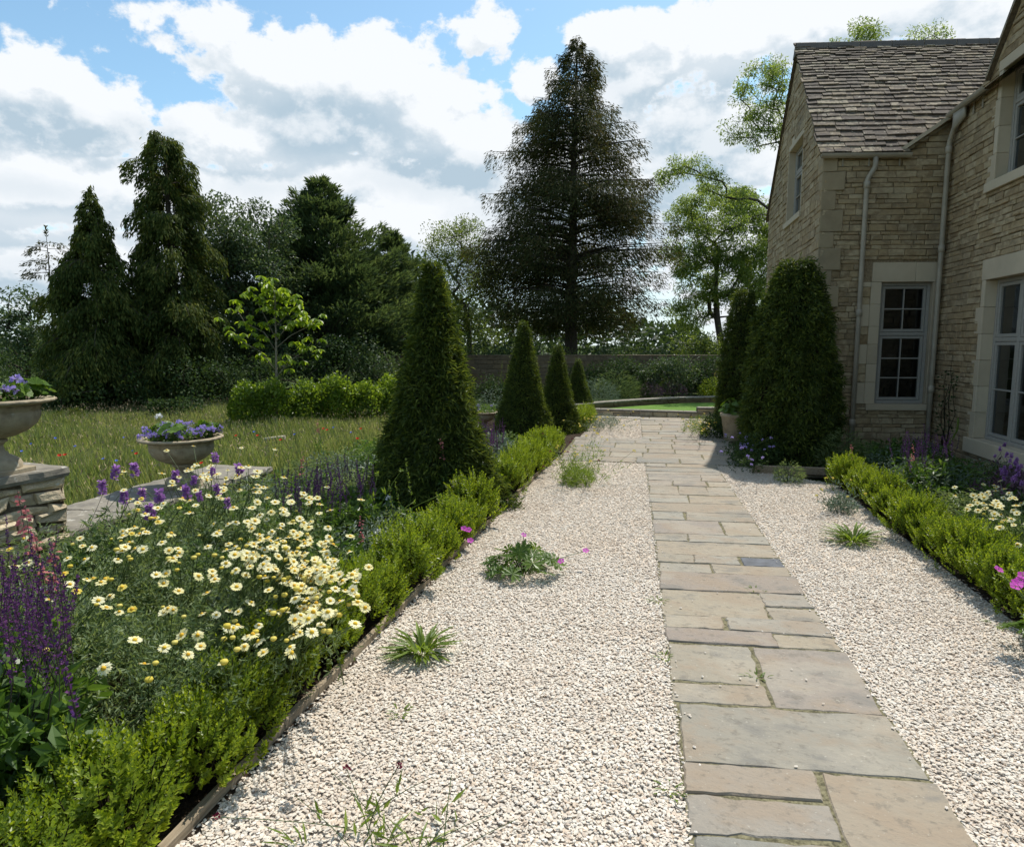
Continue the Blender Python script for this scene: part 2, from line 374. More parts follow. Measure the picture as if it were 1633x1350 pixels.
# flagstones
m_flag, T = mat('sandstone_flags'); v = coords(T); r = island(T)
c = T.ramp(r, [(0, (.235, .212, .165)), (.2, (.275, .228, .165)), (.4, (.215, .205, .172)), (.55, (.300, .252, .178)), (.7, (.245, .202, .160)), (.85, (.275, .258, .208)), (1, (.240, .196, .160))])
mp = T.new('ShaderNodeMapping'); T.l.new(v, mp.inputs[0]); mp.inputs['Rotation'].default_value = (0, 0, .5); mp.inputs['Scale'].default_value = (1, 1.5, 1)
off = T.new('ShaderNodeVectorMath', operation='ADD'); T.l.new(mp.outputs[0], off.inputs[0]); cbx = T.new('ShaderNodeCombineXYZ'); T.l.new(T.m('MULTIPLY', r, 37.0), cbx.inputs[2]); T.l.new(cbx.outputs[0], off.inputs[1])
nl = T.noise(off.outputs[0], 3.0, 7, .62); nf = T.noise(off.outputs[0], 26, 6, .6); rp = T.noise(off.outputs[0], 6.5, 3, .5, 1.2)
c = T.mix(T.ss(nl, .46, .62, 0, .6), c, (.265, .200, .135)); c = T.mix(T.ss(nl, .34, .46, .6, 0), c, (.150, .142, .125)); ns = T.noise(off.outputs[0], 1.6, 5, .6); c = T.mix(T.ss(ns, .50, .62, 0, .45), c, (.335, .30, .235)); c = T.mix(T.ss(T.noise(v, 9, 8, .7), .56, .64, 0, .5), c, (.135, .118, .09))
c = T.mix(T.ss(nf, .55, .72, 0, .55), c, (.115, .10, .075)); c = T.mix(T.ss(T.noise(v, 55, 5, .6), .64, .70, 0, .5), c, (.44, .41, .34))
h = T.m('ADD', T.m('MULTIPLY', nf, .5), T.m('MULTIPLY', T.ss(rp, .38, .60), .10))
T.l.new(princ(T, c, .72, .3, T.m('ADD', h, T.m('MULTIPLY', nl, 1.0)), .8, .016), T.out.inputs[0])
m_flagdark = plainmat('slate_flag', (.085, .092, .105), .6, .3, 14, .25)
m_joint = plainmat('sandy_joint', (.15, .135, .08), .95, .1, 60, .5, 0, .8)
flagMB = MB()
def slab(x0, x1, y0, y1, dark=0, skew=0.0):
    gp = .006; x0 += gp; x1 -= gp; y0 += gp; y1 -= gp
    def edge(a, b, n): 
        t = np.linspace(0, 1, n, endpoint=False)[:, None]; return a + (b - a) * t
    A = np.array([x0, y0 + skew * x0]); B = np.array([x1, y0 + skew * x1]); C = np.array([x1, y1 + skew * x1]); D = np.array([x0, y1 + skew * x0])
    for q in (A, B, C, D): q += rng.normal(0, .006, 2)
    ring = np.concatenate([edge(A, B, 9), edge(B, C, 7), edge(C, D, 9), edge(D, A, 7)]); ring += rng.normal(0, .0036, ring.shape)
    n = len(ring); ctr = ring.mean(0); zt = .014 + rng.uniform(-.003, .004)
    tilt = rng.normal(0, .002, 2)
    V = []
    for sh, z in ((0, -.04), (0, zt - .007), (.007, zt)):
        d = ctr - ring; rr = ring + d / np.linalg.norm(d, axis=1)[:, None] * sh
        V.append(np.column_stack([rr, np.full(n, z) + ((rr - ctr) @ tilt if z > 0 else 0)]))
    V = np.concatenate(V); Fc = [(a * n + i, a * n + (i + 1) % n, (a + 1) * n + (i + 1) % n, (a + 1) * n + i) for a in (0, 1) for i in range(n)]
    Fc.append(tuple(2 * n + i for i in range(n)))
    flagMB.add(V, Fc, 1 if dark else 0)
def prow(y0, y1, fr=(0, 1), dark=()):
    ym = (y0 + y1) / 2; w = PR(ym) - PL(ym)
    for i, (a, b) in enumerate(zip(fr[:-1], fr[1:])): slab(PL(ym) + a * w, PL(ym) + b * w, y0, y1, i in dark, .07)
prow(1.2, 1.62, (0, .6, 1)); prow(1.62, 1.86, (0, .56)); prow(1.86, 2.07, (0, .555)); prow(2.07, 2.27, (0, .55)); prow(2.27, 2.455, (0, .54))
slab(PL(1.8) + .562 * .905, PR(1.8), 1.62, 1.9, 0, .07); slab(PL(2.2) + .553 * .905, PR(2.2), 1.9, 2.455, 0, .07)
prow(2.455, 2.89); prow(2.89, 3.08, (0, .485)); prow(3.08, 3.51, (0, .475)); slab(PL(3.2) + .482 * .905, PR(3.2), 2.89, 3.51, 0, .07)
prow(3.51, 3.69, (0, .64, 1)); prow(3.69, 3.88, (0, .38, 1)); prow(3.88, 4.3, (0, .68))
slab(PL(4) + .68 * .9, PR(4), 3.88, 4.08, 0, .07); slab(PL(4.2) + .68 * .9, PR(4.2), 4.08, 4.3, 0, .07)
prow(4.3, 4.64); prow(4.64, 4.85, (0, .42, 1)); prow(4.85, 5.05, (0, .3, .66, 1), (2,)); prow(5.05, 5.4); prow(5.4, 5.62, (0, .3, 1))
y = 5.62
while y < 8.95:
    h = rng.choice([.2, .24, .3, .38, .45]); h = min(h, 9.05 - y) if 9.05 - y > .2 else 9.05 - y
    k = rng.integers(1, 4); fr = [0] + sorted(rng.uniform(.25, .75, k - 1).tolist()) + [1]
    if k == 3 and fr[2] - fr[1] < .2: fr = [0, .35, .68, 1]
    prow(y, y + h, fr); y += h
y = 9.05
for h in (.38, .46, .40, .52, .3, .29):
    x = -1.22 + rng.uniform(-.03, .05); end = 1.3 + rng.uniform(-.03, .04)
    while x < end - .02:
        w = min(rng.uniform(.35, .85), end - x); w = end - x if end - x - w < .2 else w
        slab(x, x + w, y, y + h, 0, .01); x += w
    y += h
y = 11.4
while y < 14.5:
    h = rng.uniform(.22, .45); k = rng.integers(1, 4); prow(y, y + h, [0] + sorted(rng.uniform(.3, .7, k - 1).tolist()) + [1]); y += h
x = -1.3
while x < 1.2: w = rng.uniform(.4, .8); slab(x, x + w, y, y + .3); x += w
PATH_END = y + .3
kind(flagMB.build('stone_path', [m_flag, m_flagdark]), 'structure', 'worn buff and grey sandstone flags leading past the house')
b = MB()
for y0, y1 in ((1.0, 9.05), (11.4, PATH_END)): b.add([(PL(y0), y0, .008), (PR(y0), y0, .008), (PR(y1), y1, .008), (PL(y1), y1, .008)], [(0, 1, 2, 3)])
b.add([(-1.24, 9.04, .0095), (1.32, 9.04, .0095), (1.32, 11.41, .0095), (-1.24, 11.41, .0095)], [(0, 1, 2, 3)])
b.add([(-1.3, PATH_END - .32, .0105), (1.2, PATH_END - .32, .0105), (1.2, PATH_END, .0105), (-1.3, PATH_END, .0105)], [(0, 1, 2, 3)])
kind(b.build('path_joints', m_joint), 'structure')

b = MB(); r2 = np.random.default_rng(5); n = 230                                # chippings kicked on to the flags, most of them near edges and joints
yy = r2.uniform(1.3, 9, n) ** 1.0; side = r2.random(n); xx = np.where(side < .35, PL(yy) + np.abs(r2.normal(0, .03, n)), np.where(side < .7, PR(yy) - np.abs(r2.normal(0, .03, n)), PL(yy) + r2.random(n) * (PR(yy) - PL(yy))))
base_ = np.array([[1, 0, 0], [.3, .8, .1], [-.8, .5, 0], [-.7, -.6, .1], [.4, -.9, 0], [0, 0, .9], [0, 0, -.6]])
for i in range(n):
    s = r2.uniform(.005, .010) * np.array([1, .75, .55]); a = r2.uniform(0, 6.28); V = base_ * s * r2.uniform(.8, 1.2, (7, 1)); V = np.column_stack([V[:, 0] * np.cos(a) - V[:, 1] * np.sin(a), V[:, 0] * np.sin(a) + V[:, 1] * np.cos(a), V[:, 2]]) + np.array([xx[i], yy[i], .0185])
    b.add(V, [(k, (k + 1) % 5, 5) for k in range(5)] + [((k + 1) % 5, k, 6) for k in range(5)])
kind(b.build('loose_chippings', stonemat('loose_chipping', [(.55, .45, .34), (.68, .61, .52), (.62, .54, .44), (.72, .67, .60)], 30, .8, .2)), 'stuff', 'stray gravel chippings lying on the edges of the flags')

# timber board along the left flower bed
m_timber, T = mat('weathered_timber'); v = coords(T); mp = T.new('ShaderNodeMapping'); T.l.new(v, mp.inputs[0]); mp.inputs['Scale'].default_value = (9, .7, 9)
n = T.noise(mp.outputs[0], 9, 6, .6); T.l.new(princ(T, T.ramp(n, [(.3, (.15, .115, .075)), (.7, (.36, .29, .20))]), .85, .2, n, .4, .006), T.out.inputs[0])
b = MB(); ys = [0.6, 2.35, 4.4, 6.6, 8.9]
for y0, y1 in zip(ys[:-1], ys[1:]):
    x0, x1 = EL(y0), EL(y1); ang = math.atan2(-(x1 - x0), y1 - y0)
    b.box((-.016, .003, -.06), (.016, math.hypot(x1 - x0, y1 - y0) - .003, .046 + random.uniform(-.006, .006)), 0, Matrix.Translation((x0, y0, 0)) @ Matrix.Rotation(ang, 4, 'Z'), .004)
tag(b.build('timber_edging', m_timber), 'weathered timber edging board between the left box hedge and the gravel', 'garden edging')
b = MB(); b.box((1.28, 8.62, -.03), (2.4, 8.67, .1), 0, None, .006)
tag(b.build('timber_edging', m_timber), 'low dark edging board in front of the tall yew beside the house', 'garden edging')

# ------------------------------------------------------------------ masonry
m_rubble = stonemat('cotswold_rubble', [(.19, .138, .076), (.30, .220, .122), (.385, .295, .17), (.25, .186, .108), (.45, .36, .225), (.325, .25, .15), (.23, .182, .115)], 8, .9, .9, .018, (.15, .125, .088), .4)
m_ashlar = stonemat('ashlar_dressing', [(.44, .365, .255), (.52, .44, .315), (.47, .40, .28)], 5, .85, .25, .006, (.36, .31, .23), .35)
m_quoin = stonemat('quoin_stone', [(.23, .18, .11), (.33, .265, .165), (.28, .22, .135)], 5, .9, .5, .01, (.15, .135, .10), .5)
m_mortar = plainmat('lime_mortar', (.24, .185, .115), .95, .1, 40, .25, 0, .5)
m_mortard = plainmat('dark_joint', (.12, .095, .065), .95, .1, 40, .3, 0, .5)
def wall_stones(b, O, U, N, u0, u1, v0, v1, holes=(), top=None, hh=(.05, .12), ll=(.13, .42), gap=.007, dep=(.0, .016), bev=.008, rough=1.0, mi=0, hclip=None):
    """coursed stones on a plane: every stone a block of its own with bevelled uneven front"""
    O = np.array(O, float); U = np.array(U, float); N = np.array(N, float); Z = np.array([0, 0, 1.0])
    v = v0
    while v < v1 - .02:
        h = rng.uniform(*hh); h = v1 - v if v1 - v - h < hh[0] * .7 else h
        iv = [(u0, u1)]
        for (a, c, d, e) in holes:
            if v + h > d + .02 and v < e - .02:
                nv = []
                for (p, q) in iv:
                    if c <= p or a >= q: nv.append((p, q))
                    else:
                        if a - p > .02: nv.append((p, a))
                        if q - c > .02: nv.append((c, q))
                iv = nv
        for (p, q) in iv:
            u = p
            while u < q - 1e-4:
                l = min(rng.uniform(*ll) * (.75 + h * 3.2), q - u); l = q - u if q - u - l < ll[0] * .6 else l
                a0, a1, b0, b1 = u + gap / 2, u + l - gap / 2, v + gap / 2, v + h - gap / 2
                u += l
                if a1 - a0 < .015: continue
                tt = (top(a0), top(a1)) if top else (1e9, 1e9)
                if max(tt) < b0 + .01: continue
                d = rng.uniform(*dep); j = lambda s: rng.normal(0, .0028 * rough * s)
                outer = [[a0 + j(1), b0 + j(1)], [a1 + j(1), b0 + j(1)], [a1 + j(1), b1 + j(1)], [a0 + j(1), b1 + j(1)]]
                bb = bev * rng.uniform(.6, 1.4); bb = min(bb, (a1 - a0) * .3, (b1 - b0) * .3)
                inner = [[outer[0][0] + bb, outer[0][1] + bb], [outer[1][0] - bb, outer[1][1] + bb], [outer[2][0] - bb, outer[2][1] - bb], [outer[3][0] + bb, outer[3][1] - bb]]
                V = []
                for ring_, dd in ((outer, -.03), (outer, d - bb * .7), (inner, d)):
                    for k, (uu, vv) in enumerate(ring_):
                        if top: vv = min(vv, top(uu))
                        V.append(O + U * uu + Z * vv + N * (dd + (j(.9) if dd == d else 0)))
                b.add(V, [(0,1,5,4),(1,2,6,5),(2,3,7,6),(3,0,4,7),(4,5,9,8),(5,6,10,9),(6,7,11,10),(7,4,8,11),(8,9,10,11)], mi)
        v += h
def plane_poly(b, O, U, N, pts, d=-.012, mi=0):
    O = np.array(O, float); U = np.array(U, float); N = np.array(N, float)
    b.add([O + U * u + np.array([0, 0, v]) + N * d for u, v in pts], [tuple(range(len(pts)))], mi)
def plane_holes(b, O, U, N, u0, u1, v0, v1, holes, top=None, d=-.012, mi=0):
    """backing plane with rectangular openings"""
    us = sorted({u0, u1, *[h[0] for h in holes], *[h[1] for h in holes], *np.linspace(u0, u1, 12)}); vs = sorted({v0, v1, *[h[2] for h in holes], *[h[3] for h in holes]})
    us = [u for u in us if u0 <= u <= u1]; vs = [v for v in vs if v0 <= v <= v1]
    for a, c in zip(us[:-1], us[1:]):
        for e, f in zip(vs[:-1], vs[1:]):
            if any(h[0] - 1e-6 <= a and c <= h[1] + 1e-6 and h[2] - 1e-6 <= e and f <= h[3] + 1e-6 for h in holes): continue
            t0, t1 = (top(a), top(c)) if top else (9e9, 9e9)
            if max(t0, t1) <= e: continue
            plane_poly(b, O, U, N, [(a, e), (c, e), (c, max(e, min(f, t1))), (a, max(e, min(f, t0)))], d, mi)
# ------------------------------------------------------------------ the house
SK = .15
YW, XF, XG, YB, YR, ZR, ZE = 10.6, 4.1, 2.36, 15.1, 12.85, 6.62, 4.28
house = thing('stone_house', 'honey coloured stone house with stone slate roof and grey windows', 'house', (3.2, 10.6, 0))
def hp(b, name, mats, parent=None):
    o = b.build(name, mats); o.parent = parent or house
    if parent is None: o.location = (-3.2, -10.6, 0)
    return o
m_frame = plainmat('grey_window_paint', (.30, .285, .25), .45, .4, 30, .06)
m_pipe = plainmat('stone_coloured_pipe_paint', (.33, .29, .22), .5, .35, 6, .12)
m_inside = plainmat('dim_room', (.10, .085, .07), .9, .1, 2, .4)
m_glass, T = mat('window_glass'); fr = T.new('ShaderNodeFresnel'); fr.inputs[0].default_value = 1.5
tb = T.new('ShaderNodeBsdfTransparent'); tb.inputs[0].default_value = (.55, .60, .60, 1); gb = T.new('ShaderNodeBsdfGlossy'); gb.inputs['Roughness'].default_value = .03; gb.inputs[0].default_value = (.9, .95, 1, 1)
bm_ = T.new('ShaderNodeBump'); bm_.inputs['Strength'].default_value = .04; bm_.inputs['Distance'].default_value = .02; T.l.new(T.noise(coords(T), 4, 2), bm_.inputs['Height']); T.l.new(bm_.outputs[0], gb.inputs['Normal'])
mx = T.new('ShaderNodeMixShader'); T.l.new(T.m('ADD', T.m('MULTIPLY', fr.outputs[0], 1.3), .03), mx.inputs[0]); T.l.new(tb.outputs[0], mx.inputs[1]); T.l.new(gb.outputs[0], mx.inputs[2]); T.l.new(mx.outputs[0], T.out.inputs[0])

ZX, ZYv = np.array([1., 0, 0]), np.array([0, 1., 0])
# front wall of the wing (faces the path), gable end and main front
def top_front(u): return ZE if u < 3.42 else ZE + (u - 3.42) * .81
hole_f = [(2.985, 4.1, .72, 2.78)]
b = MB()
wall_stones(b, (0, YW, 0), ZX, -ZYv, XG + .02, XF, 0, 5, hole_f, top_front, (.045, .105), (.11, .34))
for z0, z1 in ((2.18, 2.43), (1.60, 1.86), (1.04, 1.31)): wall_stones(b, (0, YW, 0), ZX, -ZYv, 2.99, 3.12, z0, z1, (), None, (.1, .14), (.13, .2))
plane_holes(b, (0, YW, 0), ZX, -ZYv, XG, XF, -.1, 5, [(3.27, 3.99, .72, 2.5)], top_front, -.014, 1)
hp(b, 'front_wall', [m_rubble, m_mortar])
def top_gable(u): return ZE + min(u - YW, YB - u) * (ZR - ZE - .05) / (YR - YW)
b = MB(); wall_stones(b, (XG, 0, 0), ZYv, -ZX, YW, YB, 0, 7, [(12.02, 13.22, 3.72, 5.1)], top_gable, (.07, .14), (.15, .4))
plane_holes(b, (XG, 0, 0), ZYv, -ZX, YW, YB, -.1, 7, [(12.05, 13.2, 3.78, 5.02)], top_gable, -.014, 1)
b.box((XG - .002, YB - .03, -.1), (9, YB, ZE), 1)
hp(b, 'gable_wall', [m_rubble, m_mortar])
GY, GZ, GE = 8.4, 6.42, 4.90
def top_main(u): return max(GE, GZ - abs(u - GY) * 1.10)
low_w = (7.2, 9.53, .40, 2.40); up_w = (7.35, 9.52, 3.60, 4.90)
b = MB(); wall_stones(b, (XF, 0, 0), ZYv, -ZX, 4.4, YW + .245, 0, 6.6, [(6.9, 9.64, .21, 2.66), (7.15, 9.63, 3.50, 5.0)], top_main, (.05, .105), (.12, .36))
plane_holes(b, (XF, 0, 0), ZYv, -ZX, 4.4, YW + .26, -.1, 6.6, [low_w, up_w], top_main, -.014, 1)
hp(b, 'main_wall', [m_rubble, m_mortar])
b = MB()                                               # corner stones of the wing
z = 0.0; k = 0
while z < ZE - .1:
    h = min(rng.uniform(.22, .34), ZE - z); w = (.30, .19)[k % 2]; l2 = (.19, .30)[k % 2]
    b.box((XG - .006, YW - .007, z + .004), (XG + w, YW + .05, z + h - .004), 0, None, .006); b.box((XG - .0075, YW + .0, z + .004), (XG + .05, YW + l2, z + h - .004), 0, None, .006); z += h; k += 1
hp(b, 'quoins', m_quoin)

Mf = Matrix(((1, 0, 0, 0), (0, 1, 0, YW), (0, 0, 1, 0), (0, 0, 0, 1)))                       # local x along the wall, y inward
def Ms(X): return Matrix(((0, 1, 0, X), (-1, 0, 0, 0), (0, 0, 1, 0), (0, 0, 0, 1)))            # walls that face the path side: x = -Y
def window(M, x0, x1, z0, z1, rec, lights, transom, bars_top, bars_low, blocks, deep=2.2, rm=.35):
    """frame with lights, glazing bars, panes, dressed stone surround and a dim room behind"""
    fr_ = MB(); gl = MB(); y0, y1 = rec, rec + .07; bw = .045
    fr_.box((x0, y0, z0), (x0 + bw, y1, z1), 0, M, .004); fr_.box((x1 - bw, y0, z0), (x1, y1, z1), 0, M, .004)
    fr_.box((x0 + bw, y0 + .001, z1 - bw), (x1 - bw, y1, z1), 0, M, .004); fr_.box((x0 + bw, y0 - .012, z0), (x1 - bw, y1, z0 + bw), 0, M, .004)
    iw = (x1 - x0 - 2 * bw - (lights - 1) * .05) / lights
    for i in range(lights):
        a = x0 + bw + i * (iw + .05); c = a + iw
        if i: fr_.box((a - .05, y0 + .001, z0 + bw), (a, y1, z1 - bw), 0, M, .004)
        spans = [(z0 + bw, transom - .025, bars_low), (transom + .025, z1 - bw, bars_top)]
        fr_.box((a, y0 + .002, transom - .025), (c, y1, transom + .025), 0, M, .004)
        for (s0, s1, (nx, nz)) in spans:
            sw = .046; yy0, yy1 = y0 + .008, y1 - .012; gp = .004
            fr_.box((a + gp, yy0, s0 + gp), (a + sw, yy1, s1 - gp), 0, M, .004); fr_.box((c - sw, yy0, s0 + gp), (c - gp, yy1, s1 - gp), 0, M, .004)
            fr_.box((a + sw, yy0 + .001, s0 + gp), (c - sw, yy1, s0 + sw), 0, M, .004); fr_.box((a + sw, yy0 + .001, s1 - sw), (c - sw, yy1, s1 - gp), 0, M, .004)
            for k in range(1, nx): q = a + sw + (c - a - 2 * sw) * k / nx; fr_.box((q - .009, yy0 + .003, s0 + sw), (q + .009, yy1, s1 - sw), 0, M, .003)
            for k in range(1, nz): q = s0 + sw + (s1 - s0 - 2 * sw) * k / nz; fr_.box((a + sw, yy0 + .004, q - .009), (c - sw, yy1, q + .009), 0, M, .003)
            gl.add([M @ Vector(p) for p in ((a + .03, y0 + .036, s0 + .03), (c - .03, y0 + .036, s0 + .03), (c - .03, y0 + .036, s1 - .03), (a + .03, y0 + .036, s1 - .03))], [(0, 1, 2, 3)])
    w = hp(fr_, 'window', m_frame); p = gl.build('pane', m_glass); p.parent = w
    s = MB()
    for (a, c, d, e, pr) in blocks: s.box((a + .0015, -pr, d + .0015), (c - .0015, rec + .02, e - .0015), 0, M, .004)
    o = s.build('stone_surround', m_ashlar); o.parent = w
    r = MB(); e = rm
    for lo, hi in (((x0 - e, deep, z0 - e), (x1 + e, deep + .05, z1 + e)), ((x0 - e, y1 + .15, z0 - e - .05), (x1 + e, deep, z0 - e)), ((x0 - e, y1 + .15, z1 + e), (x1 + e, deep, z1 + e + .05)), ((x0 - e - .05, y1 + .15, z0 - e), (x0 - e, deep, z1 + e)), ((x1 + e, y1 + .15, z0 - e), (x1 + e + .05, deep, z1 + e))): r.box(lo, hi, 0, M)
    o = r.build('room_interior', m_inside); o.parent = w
    return w
bl = [(3.13, 3.735, 2.5, 2.78, .004), (3.735, 4.095, 2.5, 2.78, .005), (3.14, 4.095, .63, .725, .045), (3.99, 4.095, .725, 2.5, .004), (3.12, 3.27, .725, 1.04, .0045), (3.12, 3.27, 1.04, 1.31, .0035), (3.12, 3.27, 1.31, 1.60, .0045), (3.12, 3.27, 1.60, 1.86, .0035), (3.12, 3.27, 1.86, 2.18, .0045), (3.12, 3.27, 2.18, 2.5, .004),
      (2.985, 3.12, .725, 1.04, .0045), (2.985, 3.12, 1.31, 1.60, .0045), (2.985, 3.12, 1.86, 2.18, .0045), (2.985, 3.12, 2.43, 2.5, .0045)]
window(Mf, 3.27, 3.99, .725, 2.5, .09, 1, 1.755, (2, 2), (2, 3), bl)
def side_blocks(y1, zs, sill, lint, y0, proud):
    r = [(-y1 - .11, -y0 + .11, *lint, .006), (-y1 - .16, -y0 + .16, *sill, .05)]
    for i, (a, c) in enumerate(zip(zs[:-1], zs[1:])):
        e = (.20, .09)[i % 2]; r.append((-y1 - e, -y1, a, c, proud)); r.append((-y0, -y0 + e, a, c, proud))
    return r
window(Ms(XF), -9.53, -7.2, .40, 2.40, .13, 4, 1.66, (1, 1), (1, 2), side_blocks(9.53, np.linspace(.40, 2.40, 7), (.21, .40), (2.40, 2.66), 7.2, .006))
window(Ms(XF), -9.52, -7.35, 3.60, 4.90, .13, 4, 4.5, (1, 1), (1, 2), side_blocks(9.52, [3.60, 3.93, 4.25, 4.58, 4.90], (3.48, 3.60), (4.90, 5.03), 7.35, .006))
window(Ms(XG), -13.2, -12.05, 3.78, 5.02, .11, 2, 4.6, (1, 1), (1, 2), [(-13.3, -11.95, 5.02, 5.2, .004), (-13.3, -11.95, 3.68, 3.78, .04), (-13.25, -13.2, 3.78, 5.02, .003), (-12.05, -12.0, 3.78, 5.02, .003)], .8, .06)

# stone slates
m_slate = stonemat('stone_slates', [(.042, .032, .024), (.090, .068, .046), (.056, .044, .034), (.125, .094, .060), (.066, .052, .040), (.21, .162, .098), (.085, .066, .047), (.34, .285, .19), (.06, .048, .038)], 11, .85, .7, .014, (.045, .038, .032), .55, .2, True, (.36, .325, .24))
m_ridge = stonemat('ridge_stone', [(.09, .082, .076), (.14, .125, .11), (.11, .10, .092)], 7, .85, .4, .008)
b = MB(); th = math.atan2(ZR - ZE, YR - YW); L_ = math.hypot(ZR - ZE, YR - YW) + .14; ct, sn = math.cos(th), math.sin(th)
P0 = np.array([0, YW - .14 * ct - .0, ZE + .045 - .14 * sn + .03]); S = np.array([0, ct, sn]); Nn = np.array([0, -sn, ct])
def slates(b, P0, A, S, Nn, x0f, x1f, L_, c0=.150, c1=.074, wmin=.11, wmax=.34):
    s = 0.0; i = 0
    while s < L_ - .05:
        t = s / L_; h = c0 + (c1 - c0) * t; x = x0f(s) - rng.uniform(0, .02); xe = x1f(s)
        if x < xe:
            x -= rng.uniform(0, .04)
        while x < xe:
            w = rng.uniform(wmin, wmax) * (1.15 - .4 * t); w = min(w, xe - x + .01)
            if w < .06: break
            lift = .030 + rng.uniform(-.004, .008); tk = rng.uniform(.015, .025); s0 = s + rng.normal(0, .007); s1 = s + h * 1.7
            jj = lambda: rng.normal(0, .006)
            q = [(x + .003, s0 + jj(), lift), (x + w - .003, s0 + jj(), lift + jj() * .4), (x + w - .004, s1, .004), (x + .004, s1, .004)]
            lo = [P0 + A * a + S * c + Nn * d for a, c, d in q]; hi = [P0 + A * (a + jj() * .4) + S * (c + .004) + Nn * (d + tk) for a, c, d in q]
            b.add(lo + hi, [(0, 3, 2, 1), (4, 5, 6, 7), (0, 1, 5, 4), (1, 2, 6, 5), (2, 3, 7, 6), (3, 0, 4, 7)]); x += w
        s += h; i += 1
slates(b, P0, ZX, S, Nn, lambda s: XG - .05, lambda s: 3.5 if s < .2 else 7.6, L_)
b.add([P0 + ZX * (XG - .04) - Nn * .01, P0 + ZX * 3.5 - Nn * .01, P0 + ZX * 3.5 + S * L_ - Nn * .01, P0 + ZX * (XG - .04) + S * L_ - Nn * .01], [(0, 1, 2, 3)], 1)
b.add([P0 + ZX * 3.5 + S * .2 - Nn * .01, P0 + ZX * 9 + S * .2 - Nn * .01, P0 + ZX * 9 + S * L_ - Nn * .01, P0 + ZX * 3.5 + S * L_ - Nn * .01], [(0, 1, 2, 3)], 1)
b.add([(XG - .05, YR, ZR), (9, YR, ZR), (9, YB + .14, ZE - .06), (XG - .05, YB + .14, ZE - .06)], [(0, 1, 2, 3)], 0)
b.add([(XG - .048, YR, ZR - .06), (9, YR, ZR - .06), (9, YB + .14, ZE - .12), (XG - .048, YB + .14, ZE - .12)], [(3, 2, 1, 0)], 1)
roof = hp(b, 'roof', [m_slate, m_mortard])
b = MB(); x = XG - .06                                    # ridge stones
while x < 7.6:
    b.add([(x + .007, YR - .17, ZR - .10), (x + .007, YR - .135, ZR + .06), (x + .007, YR + .0, ZR + .115), (x + .007, YR + .17, ZR - .10), (x + .513, YR - .17, ZR - .10), (x + .513, YR - .135, ZR + .06), (x + .513, YR + .0, ZR + .115), (x + .513, YR + .17, ZR - .10)],
          [(3, 2, 1, 0), (4, 5, 6, 7), (0, 1, 5, 4), (1, 2, 6, 5), (2, 3, 7, 6), (3, 0, 4, 7)]); x += .52
b.add([(XG - .05, YR - .155, ZR - .09), (XG - .05, YR - .125, ZR + .052), (XG - .05, YR, ZR + .105), (7.6, YR - .155, ZR - .09), (7.6, YR - .125, ZR + .052), (7.6, YR, ZR + .105)], [(0, 1, 4, 3), (1, 2, 5, 4)], 1)
o = b.build('ridge_stones', [m_ridge, m_ashlar]); o.parent = roof
# main roof: the slope west of the main ridge, seen edge on, and the roof of the cross gable
b = MB(); k = .70
def mz(x): return ZE + .06 + (x - 3.42) * k
for t, d in ((0, .03), (1, -.03)):
    b.add([(3.36, YW - .07, mz(3.36) + d - .05), (4.9, YW - .07, mz(4.9) + d - .1), (4.9, YW + .95, mz(4.9) + d - .1)], [(0, 1, 2)], t)
    b.add([(4.0, 4.4, mz(4.0) + d), (5.2, 4.4, mz(5.2) + d), (5.2, YW - .3, mz(5.2) + d), (4.0, YW - .3, mz(4.0) + d)], [(0, 1, 2, 3)], t)
b.add([(3.36, YW - .072, mz(3.36) - .03), (4.1, YW - .072, mz(4.1) - .03), (4.1, YW - .072, mz(4.1) + .03), (3.36, YW - .072, mz(3.36) + .03)], [(0, 1, 2, 3)], 2)
for sg in (1, -1):
    for d, t in ((.07, 0), (.0, 1)):
        b.add([(4.03, GY, GZ + d + .02), (9, GY, GZ + d + .02), (9, GY + sg * 1.42, GE - .02 + d), (4.03, GY + sg * 1.42, GE - .02 + d)], [(0, 1, 2, 3)], t)
    b.add([(4.03, GY, GZ + .02), (4.03, GY + sg * 1.42, GE - .02), (4.03, GY + sg * 1.42, GE + .05), (4.03, GY, GZ + .09)], [(0, 1, 2, 3)], 0)
hp(b, 'main_roof', [m_slate, m_mortard, m_ashlar])
# gutters, brackets and downpipes
def gutter(name, p0, p1):
    b = MB(); p0 = np.array(p0); p1 = np.array(p1); d = unit(p1 - p0); sd_ = np.array([d[1], -d[0], 0]); n = 9; V = []
    for p in (p0, p1):
        for r in (.058, .050):
            for a in np.linspace(0, np.pi, n): V.append(p + sd_ * r * math.cos(a) + np.array([0, 0, -r * math.sin(a)]))
    Fc = [(i, i + 1, 2 * n + i + 1, 2 * n + i) for i in range(n - 1)] + [(n + i + 1, n + i, 3 * n + i, 3 * n + i + 1) for i in range(n - 1)]
    Fc += [(0, 2 * n, 3 * n, n), (n - 1, 2 * n - 1, 4 * n - 1, 3 * n - 1)] + [(i + 1, i, n + i, n + i + 1) for i in range(n - 1)] + [(2 * n + i, 2 * n + i + 1, 3 * n + i + 1, 3 * n + i) for i in range(n - 1)]
    b.add(V, Fc, 0)
    return hp(b, name, m_pipe)
gt = gutter('gutter', (XG - .06, YW - .09, ZE + .0), (3.53, YW - .09, ZE - .01))
for x in (2.62, 2.98, 3.4): b = MB(); b.box((x - .01, YW - .03, ZE - .16), (x + .01, YW - .012, ZE - .02), 0, None, .003); o = b.build('bracket', m_pipe); o.parent = gt
gt2 = gutter('gutter', (XF - .07, 9.74, 4.80), (XF - .07, YW - .04, 4.80))
